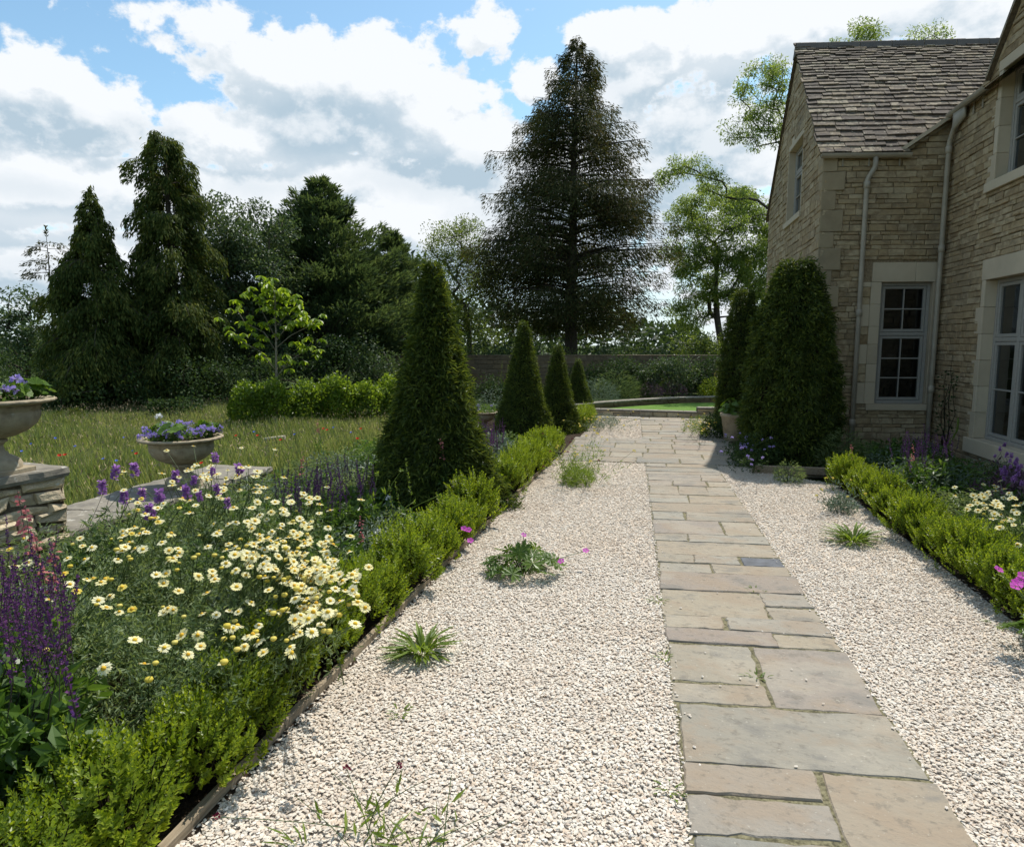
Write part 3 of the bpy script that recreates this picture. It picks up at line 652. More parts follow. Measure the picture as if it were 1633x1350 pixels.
for y in (9.95, 10.2): b = MB(); b.box((XF - .03, y - .01, 4.60), (XF - .012, y + .01, 4.78), 0, None, .003); o = b.build('bracket', m_pipe); o.parent = gt2
def downpipe(pts, collars):
    b = MB(); b.tube(pts, .036, 12)
    for (x, y, z) in collars: b.tube([(x, y, z - .05), (x, y, z - .045), (x, y, z + .045), (x, y, z + .05)], [.036, .046, .046, .036], 12)
    return hp(b, 'downpipe', m_pipe)
downpipe([(3.05, YW - .09, ZE - .05), (3.05, YW - .09, ZE - .16), (3.045, YW - .085, ZE - .2), (2.97, YW - .075, ZE - .33), (2.955, YW - .07, ZE - .38), (2.955, YW - .07, 3), (2.955, YW - .07, 1.5), (2.955, YW - .07, .0)], [(2.955, YW - .07, z) for z in (3.85, 2.05, .45)])
downpipe([(XF - .07, 10.36, 4.75), (XF - .07, 10.36, 4.62), (XF - .07, 10.38, 4.56), (XF - .075, 10.47, 4.44), (XF - .08, 10.49, 4.38), (XF - .08, 10.49, 3), (XF - .08, 10.49, 1.5), (XF - .08, 10.49, 0)], [(XF - .08, 10.49, z) for z in (4.3, 2.95, .95)])
# the wing does not meet the main front at a right angle: its long lines run back a little to the right
def kids(o): return [c for c in COL.objects if c.parent == o]
def skew(o):
    n = len(o.data.vertices); v = np.empty(n * 3, np.float32); o.data.vertices.foreach_get('co', v); v = v.reshape(-1, 3)
    m = (v[:, 1] > 10.33) & (v[:, 0] > XG); v[m, 1] += SK * (v[m, 0] - XG); o.data.vertices.foreach_set('co', v.ravel()); o.data.update()
for o in kids(house):
    nm = o.name
    if nm.startswith(('front_wall', 'roof', 'gutter', 'downpipe', 'main_roof')) or nm == 'window':
        skew(o)
        for c in kids(o):
            if not (c.name.startswith('bracket') and c.parent.name != 'gutter'): skew(c)
m_reflection = plainmat('pale_blue_reflection', (.45, .58, .66), .7, .2, 5, .05)
b = MB(); b.lathe([(.10, 0), (.14, -.26), (.137, -.26), (.098, 0)], (4.75, 9.15, 2.12), 20); b.tube([(4.75, 9.15, 2.1), (4.75, 9.15, 2.7)], .006, 6)  # lampshade shape added to stand for a bluish reflection in the pane
tag(b.build('pane_reflection', m_reflection), 'pale blue lampshade shape added inside the large ground floor window for its bluish reflection', 'reflection_shape')

# ------------------------------------------------------------------ garden walls, pier, lawn
m_pierst = stonemat('pale_walling_stone', [(.36, .28, .175), (.54, .43, .275), (.62, .52, .35), (.47, .385, .26), (.35, .285, .20)], 10, .9, 1.0, .022, (.16, .14, .11), .4, .2, True, (.52, .50, .42))
m_cap = stonemat('coping_stone', [(.17, .155, .125), (.24, .215, .17), (.155, .14, .115)], 6, .85, .6, .012, (.16, .15, .12), .5, .25, False, (.48, .46, .40))
m_oldwall = stonemat('old_wall_stone', [(.09, .068, .042), (.16, .12, .072), (.12, .092, .06), (.20, .155, .10)], 8, .9, .7, .015)
def uneven_cap(b, x0, x1, y0, y1, z0, z1, M=None, mi=0, amp=.008, nseg=10):
    def edge(a, c, n): t = np.linspace(0, 1, n, endpoint=False)[:, None]; return np.array(a) + (np.array(c) - np.array(a)) * t
    ring = np.concatenate([edge((x0, y0), (x1, y0), nseg), edge((x1, y0), (x1, y1), nseg), edge((x1, y1), (x0, y1), nseg), edge((x0, y1), (x0, y0), nseg)]); ring = ring + rng.normal(0, amp, ring.shape)
    n = len(ring); c = ring.mean(0); V = []
    for s, z in ((.985, z0), (1.0, z0 + (z1 - z0) * .35), (.995, z1 - .008), (.975, z1)):
        r = c + (ring - c) * s + rng.normal(0, amp * .35, ring.shape); V.append(np.column_stack([r, np.full(n, z)]))
    V = np.concatenate(V)
    if M is not None: V = V @ np.array(M.to_3x3()).T + np.array(M.translation)
    Fc = [(a * n + i, a * n + (i + 1) % n, (a + 1) * n + (i + 1) % n, (a + 1) * n + i) for a in range(3) for i in range(n)] + [tuple(3 * n + i for i in range(n)), tuple(range(n))[::-1]]
    b.add(V, Fc, mi)
# pier with the nearer urn
PC = np.array([-4.56, 3.55]); PROT = R_(80); HW = .43; PTOP = .74
pier = thing('stone_pier', 'pale rubble stone pier with a flat cap carrying the nearer urn', 'pier', (PC[0], PC[1], 0), PROT)
b = MB()
for (O, U, N) in (((0, -HW, 0), (1, 0, 0), (0, -1, 0)), ((HW, 0, 0), (0, 1, 0), (1, 0, 0)), ((-HW, 0, 0), (0, 1, 0), (-1, 0, 0)), ((0, HW, 0), (1, 0, 0), (0, 1, 0))):
    wall_stones(b, O, U, N, -HW, HW, 0, PTOP - .07, (), None, (.06, .135), (.11, .30), .013, (.0, .035), .020, 4.0)
    plane_poly(b, O, U, N, [(-HW, -.05), (HW, -.05), (HW, PTOP - .07), (-HW, PTOP - .07)], -.016, 1)
b.build('rubble_body', [m_pierst, m_mortard], pier)
b = MB(); uneven_cap(b, -HW - .035, HW + .035, -HW - .035, HW + .035, PTOP - .07, PTOP); b.build('capstone', m_cap, pier)
# low wall running on to the second urn
WX0, WX1, WZ = -4.85, -4.12, .24
lw = thing('low_garden_wall', 'low stone wall with broad flat weathered coping between the two urns', 'wall', (-4.45, 5, 0))
b = MB(); wall_stones(b, (WX1 - .04 + 4.45, -5, 0), (0, 1, 0), (1, 0, 0), 3.75, 6.6, 0, WZ - .06, (), None, (.06, .11), (.2, .45), .012, (0, .02), .014, 2.5)
b.box((WX0 + .04 + 4.45, 3.75 - 5, -.05), (WX1 - .06 + 4.45, 6.6 - 5, WZ - .06), 1); b.build('rubble_body', [m_pierst, m_mortard], lw)
b = MB()
for y0, y1 in ((3.72, 4.55), (4.56, 5.2), (5.21, 5.9), (5.91, 6.62)): uneven_cap(b, WX0 + 4.45, WX1 + 4.45, y0 - 5, y1 - 5, WZ - .06, WZ + rng.uniform(-.004, .004), None, 0, .012)
b.build('coping', m_cap, lw)

# far lawn framed by low walls
LY0, LY1 = 15.35, 20.5
sheet('lawn', [(-2.2, LY0), (3.5, LY0), (7, 19), (3.4, 20.2), (.4, 18.9), (-1.2, 17.2)], .045, m_lawn)
def strip_wall(name, label, pts, w, z0, z1, m, mc, cat='wall', hh=(.05, .1)):
    t = thing(name, label, cat, (pts[0][0], pts[0][1], 0)); b = MB(); c = MB(); o = np.array([pts[0][0], pts[0][1], 0])
    for p, q in zip(pts[:-1], pts[1:]):
        p = np.array([*p, 0.]) - o; q = np.array([*q, 0.]) - o; l = np.linalg.norm(q - p); U = (q - p) / l; N = np.array([U[1], -U[0], 0])
        wall_stones(b, p + N * w / 2, U, N, 0, l, z0, z1 - .035, (), None, hh, (.15, .4), .01, (0, .015), .01, 1.5)
        M = Matrix(((U[0], -N[0], 0, p[0]), (U[1], -N[1], 0, p[1]), (0, 0, 1, 0), (0, 0, 0, 1)))
        b.box((0, -w / 2 + .012, z0), (l, w / 2, z1 - .035), 1, M)
        a = 0.0
        while a < l - .01:
            s = min(rng.uniform(.4, .8), l - a); s = l - a if l - a - s < .15 else s; uneven_cap(c, a + .003, a + s - .003, -w / 2 - .02, w / 2 + .02, z1 - .035, z1, M, 0, .003, 4); a += s
    b.build('rubble_body', [m, m_mortard], t); c.build('coping', mc, t); return t
strip_wall('lawn_kerb_wall', 'low pale stone kerb wall where the path meets the lawn', [(-1.75, 15.2), (-.2, 15.1), (1.05, 14.95)], .2, 0, .15, m_pierst, m_cap)
strip_wall('lawn_step_wall', 'short stepped piece of kerb wall right of the lawn opening', [(1.02, 15.0), (2.4, 15.1)], .22, 0, .24, m_pierst, m_cap)
strip_wall('curved_lawn_wall', 'low curving stone wall behind the small lawn', [(-1.95, 15.45), (-1.2, 16.4), (-.3, 17.4), (.7, 18.3), (2.0, 18.9), (4.2, 19.2)], .24, 0, .20, m_oldwall, m_cap)
strip_wall('garden_wall', 'tall old stone boundary wall in shade behind the far flower border', [(-9, 20.6), (-4, 21.8), (0, 22.7), (5, 23.4), (12, 23.8)], .4, 0, 1.25, m_oldwall, m_oldwall, 'wall', (.08, .16))
# ------------------------------------------------------------------ trees
m_bark = stonemat('tree_bark', [(.050, .042, .034), (.085, .072, .056), (.065, .055, .045)], 14, .95, .9, .02, None, 0, .1, False)
m_barkpale = stonemat('pale_bark', [(.15, .13, .095), (.24, .21, .15)], 14, .9, .6, .01, None, 0, .1, False)
m_twig = plainmat('dark_twigs', (.030, .026, .016), .95, .05, 20, .4)
m_spruce = leafmat('spruce_needles', [(.030, .044, .016), (.055, .068, .024), (.082, .088, .032), (.12, .09, .04)], .36, (1.3, 1.15, .6), .7, .08, .8)
m_cypress = leafmat('cypress_sprays', [(.034, .060, .016), (.068, .10, .024), (.125, .15, .036), (.20, .215, .055)], .42, (1.3, 1.2, .6), .65, .1, .9)
m_yewtree = leafmat('yew_tree_sprays', [(.042, .072, .032), (.075, .115, .046), (.118, .16, .066)], .45, None, .6, .12, .7)
m_oak = leafmat('dull_green_leaves', [(.040, .075, .032), (.068, .112, .046), (.105, .152, .064), (.14, .19, .085)], .42, None, .45, .3, .8)
m_ash = leafmat('ash_leaves', [(.10, .16, .035), (.155, .23, .05), (.22, .30, .075), (.28, .34, .11)], .62, None, .45, .4, .6)
m_lime = leafmat('lime_green_leaves', [(.085, .125, .025), (.13, .18, .040), (.19, .24, .06)], .55, None, .45, .35, .7)
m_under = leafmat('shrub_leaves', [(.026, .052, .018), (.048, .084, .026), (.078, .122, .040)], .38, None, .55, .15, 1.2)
m_wood = leafmat('far_wood_leaves', [(.022, .042, .018), (.040, .068, .026), (.065, .10, .034)], .4, None, .5, .3, .25)

def skeleton(trunk, targets, r0, bow=.035):
    """joins each leaf clump to the nearest wood; returns nodes, parents and radii"""
    nodes = [np.array(p, float) for p in trunk]; par = [-1] + list(range(len(trunk) - 1))
    order = np.argsort([min(np.linalg.norm(np.array(t) - n) for n in nodes) for t in targets]); ends = [None] * len(targets)
    base = nodes[0]
    for ti in order:
        t = np.array(targets[ti], float); A = np.array(nodes); d = np.linalg.norm(A - t, axis=1)
        pen = np.maximum(0, A[:, 2] - t[2] + .15) * 1.2; pen[0] += 50
        i = int(np.argmin(d + pen)); p = nodes[i]; l = np.linalg.norm(t - p); n = max(1, int(l / .35)); last = i
        ofs = rng.normal(0, bow * l, 3); ofs[2] = abs(ofs[2]) * .6 + .05 * l
        for k in range(1, n + 1):
            s = k / n; q = p + (t - p) * s + ofs * math.sin(math.pi * s) + (rng.normal(0, .03, 3) if k < n else 0)
            nodes.append(q); par.append(last); last = len(nodes) - 1
        ends[ti] = last
    cnt = np.zeros(len(nodes))
    for e in ends: cnt[e] += 1
    for i in range(len(nodes) - 1, 0, -1):
        if par[i] >= 0: cnt[par[i]] += cnt[i]
    rad = np.maximum(r0 * np.sqrt(np.maximum(cnt, .3) / max(1, len(targets))), .006)
    return nodes, par, rad
def wood(b, nodes, par, rad, mi=0):
    kids = {}
    for i, p in enumerate(par): kids.setdefault(p, []).append(i)
    stack = [(0, None)]
    while stack:                                            # walk each limb as one tube
        i, p = stack.pop(); ch = [] if p is None else [p]; ch.append(i)
        while True:
            k = kids.get(ch[-1], [])
            if not k: break
            k = sorted(k, key=lambda q: -rad[q]); 
            for q in k[1:]: stack.append((q, ch[-1]))
            ch.append(k[0])
        if len(ch) > 1:
            pts = [nodes[q] for q in ch]; rr = [rad[q] for q in ch]
            if p is not None: rr[0] = min(rr[0], rr[1] * 1.25)
            b.tube(pts, rr, 9 if rr[0] > .1 else 5, mi)
def broadleaf(name, label, base, H, clumps, nleaf, L, W, leaf_m, r0=.16, trunk=None, cat='tree', group=None, csize=.45, bark=None, hang=.35, ground=0.0, flat=.65):
    """clumps: list of (centre xyz, radii xyz, count) relative to the base"""
    t = thing(name, label, cat, base, 0, group); cen = []
    for (c, r, n) in clumps:
        k = 0
        while k < n:
            q = rng.uniform(-1, 1, 3); d = np.linalg.norm(q)
            if d > 1 or (d < .45 and rng.random() < .75): continue
            cen.append(np.array(c) + q * np.array(r)); k += 1
    trunk = trunk or [(0, 0, ground - .1), (.03 * H, 0, H * .15), (.02 * H, .02 * H, H * .32), (-.01 * H, .02 * H, H * .5)]
    nodes, par, rad = skeleton(trunk, cen, r0); rad[:len(trunk)] = np.maximum(rad[:len(trunk)], np.linspace(r0 * 1.25, r0 * .55, len(trunk)))
    b = MB(); wood(b, nodes, par, rad); b.build('trunk', bark or m_bark, t)
    b = MB(); per = max(4, int(nleaf / len(cen)))
    for c in cen:
        n = int(per * rng.uniform(.5, 1.5)); s = csize * rng.uniform(.6, 1.35)
        q = rng.normal(0, 1, (n, 3)); q = q / np.maximum(1, np.linalg.norm(q, axis=1) / 1.7)[:, None]; P = c + q * s * np.array([.62, .62, flat * .62])
        D = unit(unit(q) * .7 + rng.normal(0, .6, (n, 3)) - np.array([0, 0, hang])); b.leaves(P, D, rdir(n, .9), L * rng.uniform(.65, 1.25, n), W * rng.uniform(.7, 1.2, n), .15)
    b.build('crown', leaf_m, t); return t
def conifer(name, label, base, H, R, prof, z0, nbr, nsp, L, W, leaf_m, rise=.1, droop=.3, hang=.3, spread=.3, inner=.25, r0=.2, group=None, bark=None, tipdown=.6, lean=0, branch_r=.02, seed_top=True, side=.9, curl=0.0, skip=0.0):
    t = thing(name, label, 'tree', base, 0, group); b = MB(); n = 12; zs = np.linspace(-.1, H * .97, n)
    ax = lambda z: np.stack([lean * (z / H) ** 2 + .02 * np.sin(z * 1.3), .02 * np.cos(z * 1.7), z], -1)
    b.tube(ax(zs), r0 * (1 - zs / H * .96), 9); tw = b
    fol = MB(); u = np.sort(rng.random(nbr) ** 1.0)
    for tt in u:
        if rng.random() < skip: continue
        h = z0 + (H - z0) * tt; Lb = R * prof(tt) * rng.uniform(.72, 1.12); az = rng.uniform(0, 2 * np.pi); d = np.array([math.cos(az), math.sin(az), 0]); sdv = np.array([-d[1], d[0], 0])
        f = lambda s: ax(np.full_like(s, h)) + np.outer(s * Lb, d) + np.outer(Lb * (rise * s - droop * s * s + curl * s ** 4), [0, 0, 1])
        k = np.linspace(0, 1, 7); pb = f(k)
        if Lb > .4: tw.tube(pb, np.linspace(branch_r * (.5 + Lb * .4), .004, 7), 4, 0, False)
        m = max(6, int(nsp * (Lb / R) ** 1.0)); s = inner + (1 - inner) * rng.random(m) ** .75
        P = f(s); lat = rng.normal(0, 1, m) * spread * Lb * np.sqrt(1.12 - s) * .6
        P = P + np.outer(lat, sdv); P[:, 2] -= np.abs(lat) * .25 + rng.random(m) ** 1.5 * hang * (.4 + .6 * min(1, Lb)); P += rng.normal(0, .03, (m, 3))
        tang = unit(np.outer(np.ones(m), d) + np.outer(rise - 2 * droop * s + 4 * curl * s ** 3, [0, 0, 1]))
        D = unit(tang * .7 + np.outer(np.sign(lat) * side * rng.random(m), sdv) + rng.normal(0, .3, (m, 3)) - np.outer(np.full(m, tipdown), [0, 0, 1]))
        fol.leaves(P, D, rdir(m, 1.0), L * rng.uniform(.6, 1.3, m), W * rng.uniform(.7, 1.3, m), .1)
    if seed_top:
        m = 40; P = ax(H * .97 + rng.uniform(-.35, .12, m) * min(1, H * .12)); D = unit(rdir(m) * .7 + np.array([0, 0, .9])); fol.leaves(P, D, rdir(m), L * .9, W, .1)
    tw.build('trunk', bark or m_bark, t); fol.build('crown', leaf_m, t); return t
def spot(px, depth, z=0.0):
    p = at(px, 549, depth); return np.array([p[0], p[1], z])
def zat(py, depth): return float(at(CX, py, depth)[2])

# big spruce behind the wall
p = spot(910, 27)
conifer('spruce_tree', 'tallest tree, big dark conical spruce beyond the garden wall', p, zat(80, 27), 4.25, lambda t: (1 - t ** 2.5) * min(1, .8 + t * 2) * rng.uniform(.76, 1.04), 2.2, 370, 640, .16, .034, m_spruce, .30, .34, .60, .36, .24, .30, None, None, .7, .15, .024, True, .9, .10)
# weeping cypresses on the left
p = spot(160, 15.5); Hc = zat(303, 15.5)
conifer('weeping_conifer', 'shorter dark weeping conifer with a pointed top, left of the tall one', p, Hc, 1.5, lambda t: (1 - t ** 1.9) * rng.uniform(.6, 1.1), .05, 250, 620, .12, .032, m_cypress, .42, .30, .42, .30, .38, .16, None, None, .7, .02, .014, True, .5, -.30)
p = spot(283, 16.5); Hc = zat(230, 16.5)
conifer('weeping_conifer', 'tall dark columnar weeping conifer with a ragged hooked top', p, Hc, 1.25, lambda t: (.98 - .5 * t ** 2.4) * rng.uniform(.5, 1.12), .05, 210, 620, .12, .032, m_cypress, .62, .30, .46, .30, .38, .18, None, None, .75, -.05, .015, True, .5, -.30)
# thin bare conifer
p = spot(88, 19)
conifer('thin_conifer', 'thin sparse conifer with a bare stem standing left of the dark trees', p, zat(362, 19), .75, lambda t: .25 + .75 * (1 - abs(t - .62) * 1.6) if t < .9 else .3, 1.4, 34, 60, .12, .03, m_spruce, .15, .3, .1, .4, .35, .06, None, None, .3, 0, .012)
# broad dark yew shaped tree with a second shoulder
p = spot(518, 21); Hc = zat(290, 21)
conifer('broad_conifer', 'broad dark conical conifer in the middle of the left tree belt', p, Hc, 3.3, lambda t: (1 - t ** 1.25) ** .85 * rng.uniform(.7, 1.1), .1, 260, 620, .19, .045, m_yewtree, .85, .3, .35, .36, .35, .22, None, None, -.25, 0, .025, True, .8)
p = spot(628, 23); Hc = zat(372, 23)
conifer('broad_conifer', 'lower olive green conifer on the right shoulder of the broad dark one', p, Hc, 2.1, lambda t: (1 - t ** 1.5) ** .8 * rng.uniform(.7, 1.1), .1, 170, 520, .18, .040, m_yewtree, .95, .25, .3, .36, .35, .16, None, None, -.35, 0, .02, True, .8)
# grey green broadleaf between the conifers
d_ = 18.5; p = spot(392, d_); H_ = zat(312, d_)
broadleaf('broadleaf_tree', 'grey green broadleaved tree between the two groups of dark conifers', p, H_, [((0, 0, H_ - 1.05), (1.2, 1.2, .95), 64), ((-.75, 0, H_ - 2.2), (.9, 1.0, .9), 36), ((.5, 0, H_ - 2.3), (1.0, 1.0, .9), 40), ((-.1, .2, H_ - 3.4), (1.4, 1.1, .8), 44), ((0, 0, 1.3), (1.4, 1.1, .9), 36)], 36000, .09, .05, m_oak, .11, None, 'tree', None, .36)
d_ = 22; p = spot(36, d_); H_ = zat(455, d_)
broadleaf('broadleaf_tree', 'small loose broadleaved tree at the far left edge against the sky', p, H_, [((.15, 0, H_ - .6), (.45, .6, .5), 9), ((-.4, 0, H_ - 1.3), (.8, .7, .6), 13), ((.6, 0, H_ - 1.7), (.6, .7, .45), 9), ((-.2, 0, H_ - 2.3), (1.4, .7, .5), 16)], 5200, .12, .065, m_oak, .09, None, 'tree', None, .36)
d_ = 30; p = spot(742, d_); H_ = zat(362, d_)
broadleaf('pale_tree', 'pale lime green tree between the dark tree belt and the big spruce', p, H_, [((-.3, 0, H_ - .9), (1.5, 1.2, 1.0), 30), ((.5, 0, H_ - 2.3), (1.5, 1.2, 1.1), 34), ((-.4, 0, H_ - 3.9), (1.6, 1.2, 1.0), 28), ((0, 0, 1.6), (1.9, 1.3, 1.2), 26)], 24000, .11, .05, m_lime, .12, None, 'tree', None, .46, None, -.2, 0, .9)
# right hand trees
d_ = 30; p = spot(1142, d_); H_ = zat(300, d_)
broadleaf('ash_tree', 'open sunlit ash tree with dark stems right of the big spruce', p, H_, [((-.2, 0, H_ - 1.2), (2.0, 1.6, 1.0), 80), ((-1.2, 0, H_ - 2.7), (1.3, 1.5, 1.1), 50), ((1.4, 0, H_ - 2.6), (1.4, 1.5, 1.3), 60), ((.2, 0, H_ - 4.1), (2.3, 1.6, 1.1), 70), ((1.8, .5, H_ - 5.0), (1.4, 1.4, 1.2), 40), ((-1.2, .5, H_ - 5.6), (1.2, 1.3, .9), 26)], 60000, .115, .048, m_ash, .14, [(.35, 0, -.1), (.25, 0, 1.4), (.0, 0, 2.8), (-.1, .1, 4.2), (-.05, .1, 5.6)], 'tree', None, .42, None, .5)
d_ = 21.5; p = spot(1316, d_)
def rel(px, py, d=d_): return tuple(at(px, py, d) - p)
tr_ = [(0, 0, -.1), (.05, 0, 2), (0, .1, 4.2), rel(1290, 260), rel(1300, 180), rel(1320, 120)]
broadleaf('tall_ash_tree', 'tall ash tree behind the house, its limbs reaching left past the gable', p, 10, [(rel(1218, 140), (.85, 1.2, .8), 34), (rel(1195, 205), (.8, 1.1, .6), 24), (rel(1262, 185), (.8, 1.1, 1.1), 30), (rel(1245, 112), (.5, .9, .4), 10), (rel(1370, 60), (.8, 1, .4), 24), (rel(1468, 66), (.6, .9, .25), 14), (rel(1090, 262), (.55, .9, .32), 14), (rel(1135, 288), (.6, .9, .36), 16), (rel(1055, 288), (.35, .7, .22), 7), (rel(1165, 312), (.55, .8, .25), 9), (rel(1175, 350), (.5, .7, .25), 5)], 19000, .10, .034, m_ash, .085, tr_ , 'tree', None, .27, None, .45)
# bright shrub over the wall and shrubs along it
d_ = 25.5
def shrub(name, label, px, top, hw, depth, n, L, W, m, z0=0.0, cat='shrub', group=None, k=22, nodes=True):
    H_ = zat(top, depth) - z0; r = hw / F * depth; p = spot(px, depth, z0)
    return broadleaf(name, label, p, H_, [((0, 0, H_ * .62), (r, r * .9, H_ * .42), k), ((0, 0, H_ * .28), (r * .9, r * .85, H_ * .28), k // 2)], n, L, W, m, .04, [(0, 0, -.05), (0, 0, H_ * .25)], cat, group, min(r, H_) * .38)
shrub('bright_shrub', 'bright green rounded shrub showing above the boundary wall', 1112, 536, 45, 25.5, 5000, .10, .05, m_lime)
shrub('wall_shrub', 'dark wall shrub left of the lawn border, climbing the boundary wall', 985, 572, 38, 21.0, 3500, .08, .04, m_under)
shrub('wall_shrub', 'glossy pale dappled shrub in front of the boundary wall, above the lawn', 1075, 573, 42, 20.6, 3600, .085, .045, m_oak)
shrub('wall_shrub', 'dark glossy shrub at the right end of the boundary wall', 1135, 575, 35, 20.8, 3000, .085, .045, m_under)
shrub('wall_shrub', 'dark leafy shrub against the boundary wall behind the smallest cone', 940, 585, 34, 21.2, 2600, .08, .04, m_under)
shrub('wall_shrub', 'pale leaved shrub against the boundary wall between the dark ones', 1030, 582, 30, 20.9, 2600, .08, .042, m_oak)
shrub('wall_shrub', 'low leafy shrub in front of the boundary wall seen between the first two cones', 778, 602, 26, 19, 1500, .08, .035, m_under)
for px, top, hw, dp, lab in ((870, 556, 40, 24.5, 'bright leafy shrub over the boundary wall behind the second and third cones'), (955, 560, 45, 25.2, 'leafy shrub over the boundary wall right of the spruce trunk'), (1015, 555, 55, 26.5, 'dark shrub over the boundary wall under the right skirt of the spruce'), (780, 555, 45, 25, 'leafy shrub over the boundary wall left of the second cone')):
    shrub('bright_shrub', lab, px, top, hw, dp, 3600, .10, .05, m_lime if 'bright' in lab else m_oak)
# dark undergrowth of the tree belt
i = 0
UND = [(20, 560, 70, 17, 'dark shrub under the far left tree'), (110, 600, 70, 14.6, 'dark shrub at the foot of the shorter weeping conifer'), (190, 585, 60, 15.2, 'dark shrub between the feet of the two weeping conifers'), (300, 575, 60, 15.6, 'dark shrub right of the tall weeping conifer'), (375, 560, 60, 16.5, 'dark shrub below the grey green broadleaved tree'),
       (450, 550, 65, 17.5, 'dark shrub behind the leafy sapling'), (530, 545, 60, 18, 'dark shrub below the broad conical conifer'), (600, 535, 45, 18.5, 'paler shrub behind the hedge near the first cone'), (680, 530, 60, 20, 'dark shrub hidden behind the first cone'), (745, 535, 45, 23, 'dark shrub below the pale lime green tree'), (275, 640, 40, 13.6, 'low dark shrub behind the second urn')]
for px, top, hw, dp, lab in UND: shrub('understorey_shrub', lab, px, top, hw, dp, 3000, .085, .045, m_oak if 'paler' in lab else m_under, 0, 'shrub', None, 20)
shrub('young_conifer', 'small bushy young conifer at the meadow edge right of the nearer urn', 107, 658, 28, 12.6, 2600, .075, .018, m_cypress, 0, 'shrub')
shrub('young_conifer', 'low feathery young conifer at the meadow edge left of the second urn', 195, 668, 26, 12.8, 1800, .075, .018, m_cypress, 0, 'shrub')
# hazy wood far behind everything
b = MB(); n = 42000; px = rng.uniform(-500, 2100, n); dp = rng.uniform(36, 52, n)
top = 500 + 22 * np.sin(px / 57.) + 14 * np.sin(px / 23. + 1) + 30 * np.sin(px / 210. + 2) - 45 * np.exp(-((px - 560) / 230.) ** 2)
q = rng.random(n) ** .8; P = np.stack([at(a, 549, d) for a, d in zip(px, dp)]); zt = 1.6 + (549 - top) / F * dp; P[:, 2] = zt * q
b.leaves(P, rdir(n), rdir(n, .5), rng.uniform(.25, .5, n), rng.uniform(.16, .3, n)); kind(b.build('far_woodland', m_wood), 'stuff', 'dark belt of woodland far behind the garden')

# clipped hedge of the meadow
m_hedge = leafmat('hedge_leaves', [(.075, .13, .014), (.13, .21, .02), (.20, .29, .03), (.25, .34, .045)], .55, None, .4, .4, 2.2)
def hedge(name, label, A, B, w, h, n, L, W, m, core=True):
    A = np.array(A, float); B = np.array(B, float); l = np.linalg.norm(B - A); U = (B - A) / l; N = np.array([-U[1], U[0]])
    t = thing(name, label, 'hedge', (A[0], A[1], 0)); b = MB(); s = rng.random(n) * l; a = rng.uniform(0, np.pi, n)
    rr = .80 + .18 * np.sin(s * 3.1 + a) * np.sin(s * 7.3) + rng.normal(0, .07, n); sh = lambda v: np.sign(v) * np.abs(v) ** .55
    e = np.minimum(1, np.minimum(s, l - s) / .35) ** .5
    y = sh(np.cos(a)) * w / 2 * rr * (.4 + .6 * e); z = (.06 + .94 * sh(np.sin(a)) * rr) * h * (.55 + .45 * e)
    P = np.column_stack([U[0] * s + N[0] * y, U[1] * s + N[1] * y, z]); out = np.column_stack([N[0] * np.cos(a), N[1] * np.cos(a), np.sin(a)])
    D = unit(out * .6 + rdir(n) * .9 + np.array([0, 0, .2])); b.leaves(P, D, unit(out + rng.normal(0, .5, (n, 3))), L * rng.uniform(.6, 1.2, n), W * rng.uniform(.7, 1.2, n)); b.build('foliage', m, t)
    b = MB()
    for k in range(int(l / .35)):
        q = (k + .5) * .35; 
        for j in range(4): b.tube([(U[0] * q, U[1] * q, 0), (U[0] * q + rng.normal(0, .08), U[1] * q + rng.normal(0, .08), h * .4), (U[0] * q + rng.normal(0, .2), U[1] * q + rng.normal(0, .2), h * .75)], [.012, .009, .004], 4)
    b.build('stems', m_twig, t); return t
hedge('meadow_hedge', 'bright sunlit clipped hedge along the back of the wildflower meadow', (-7.35, 10.6), (-4.0, 14.2), 1.1, .92, 26000, .075, .045, m_hedge)

# young sapling with big drooping leaves
m_sap = leafmat('sapling_leaves', [(.17, .26, .02), (.25, .36, .03), (.33, .44, .05)], .55, None, .4, .4, 3)
p = g(441, 690); dS = 12.0
sap = thing('sapling', 'slender young tree with bright lime drooping leaves in the meadow', 'tree', p)
def rs(px, py, dy=0): q = at(px, py, float((p - EYE) @ FW)) - p; return q + np.array([0, dy, 0])
b = MB(); b.tube([rs(441, 690), rs(441, 600), rs(440, 530), rs(437, 470)], [.025, .022, .016, .008], 6); tips = []
for q in ([(441, 592), (420, 560), (398, 545), (386, 530)], [(441, 600), (458, 575), (478, 560), (488, 540)], [(440, 560), (425, 530), (398, 515), (390, 495)], [(440, 555), (462, 535), (490, 520), (500, 512)], [(440, 540), (425, 500), (415, 470)], [(438, 500), (432, 470), (430, 455)], [(440, 520), (455, 500), (470, 490)], [(438, 505), (448, 480), (452, 462)], [(440, 545), (470, 505), (478, 490)]):
    dy = rng.uniform(-.35, .35); b.tube([rs(x, y, dy * k / (len(q) - 1)) for k, (x, y) in enumerate(q)], np.linspace(.010, .004, len(q)), 5); tips += [(rs(x, y, dy * k / (len(q) - 1))) for k, (x, y) in enumerate(q) if k > 0]
b.build('trunk', m_barkpale, sap); b = MB(); tips += [rs(437, 468), rs(428, 480), rs(446, 485)]
for c in tips:
    for _ in range(5 if c[2] > 1.2 else 1):
        n = 7; a = rng.uniform(0, 2 * np.pi, n); c2 = c + rng.normal(0, .11, 3) + np.array([0, 0, .05]); D = np.stack([np.cos(a), np.sin(a), np.full(n, -.75) + rng.normal(0, .2, n)], -1)
        b.leaves(np.tile(c2, (n, 1)), D, np.tile([0, 0, 1.], (n, 1)) + D * .3, rng.uniform(.11, .17, n), rng.uniform(.055, .085, n), .12, 0, .6, .12)
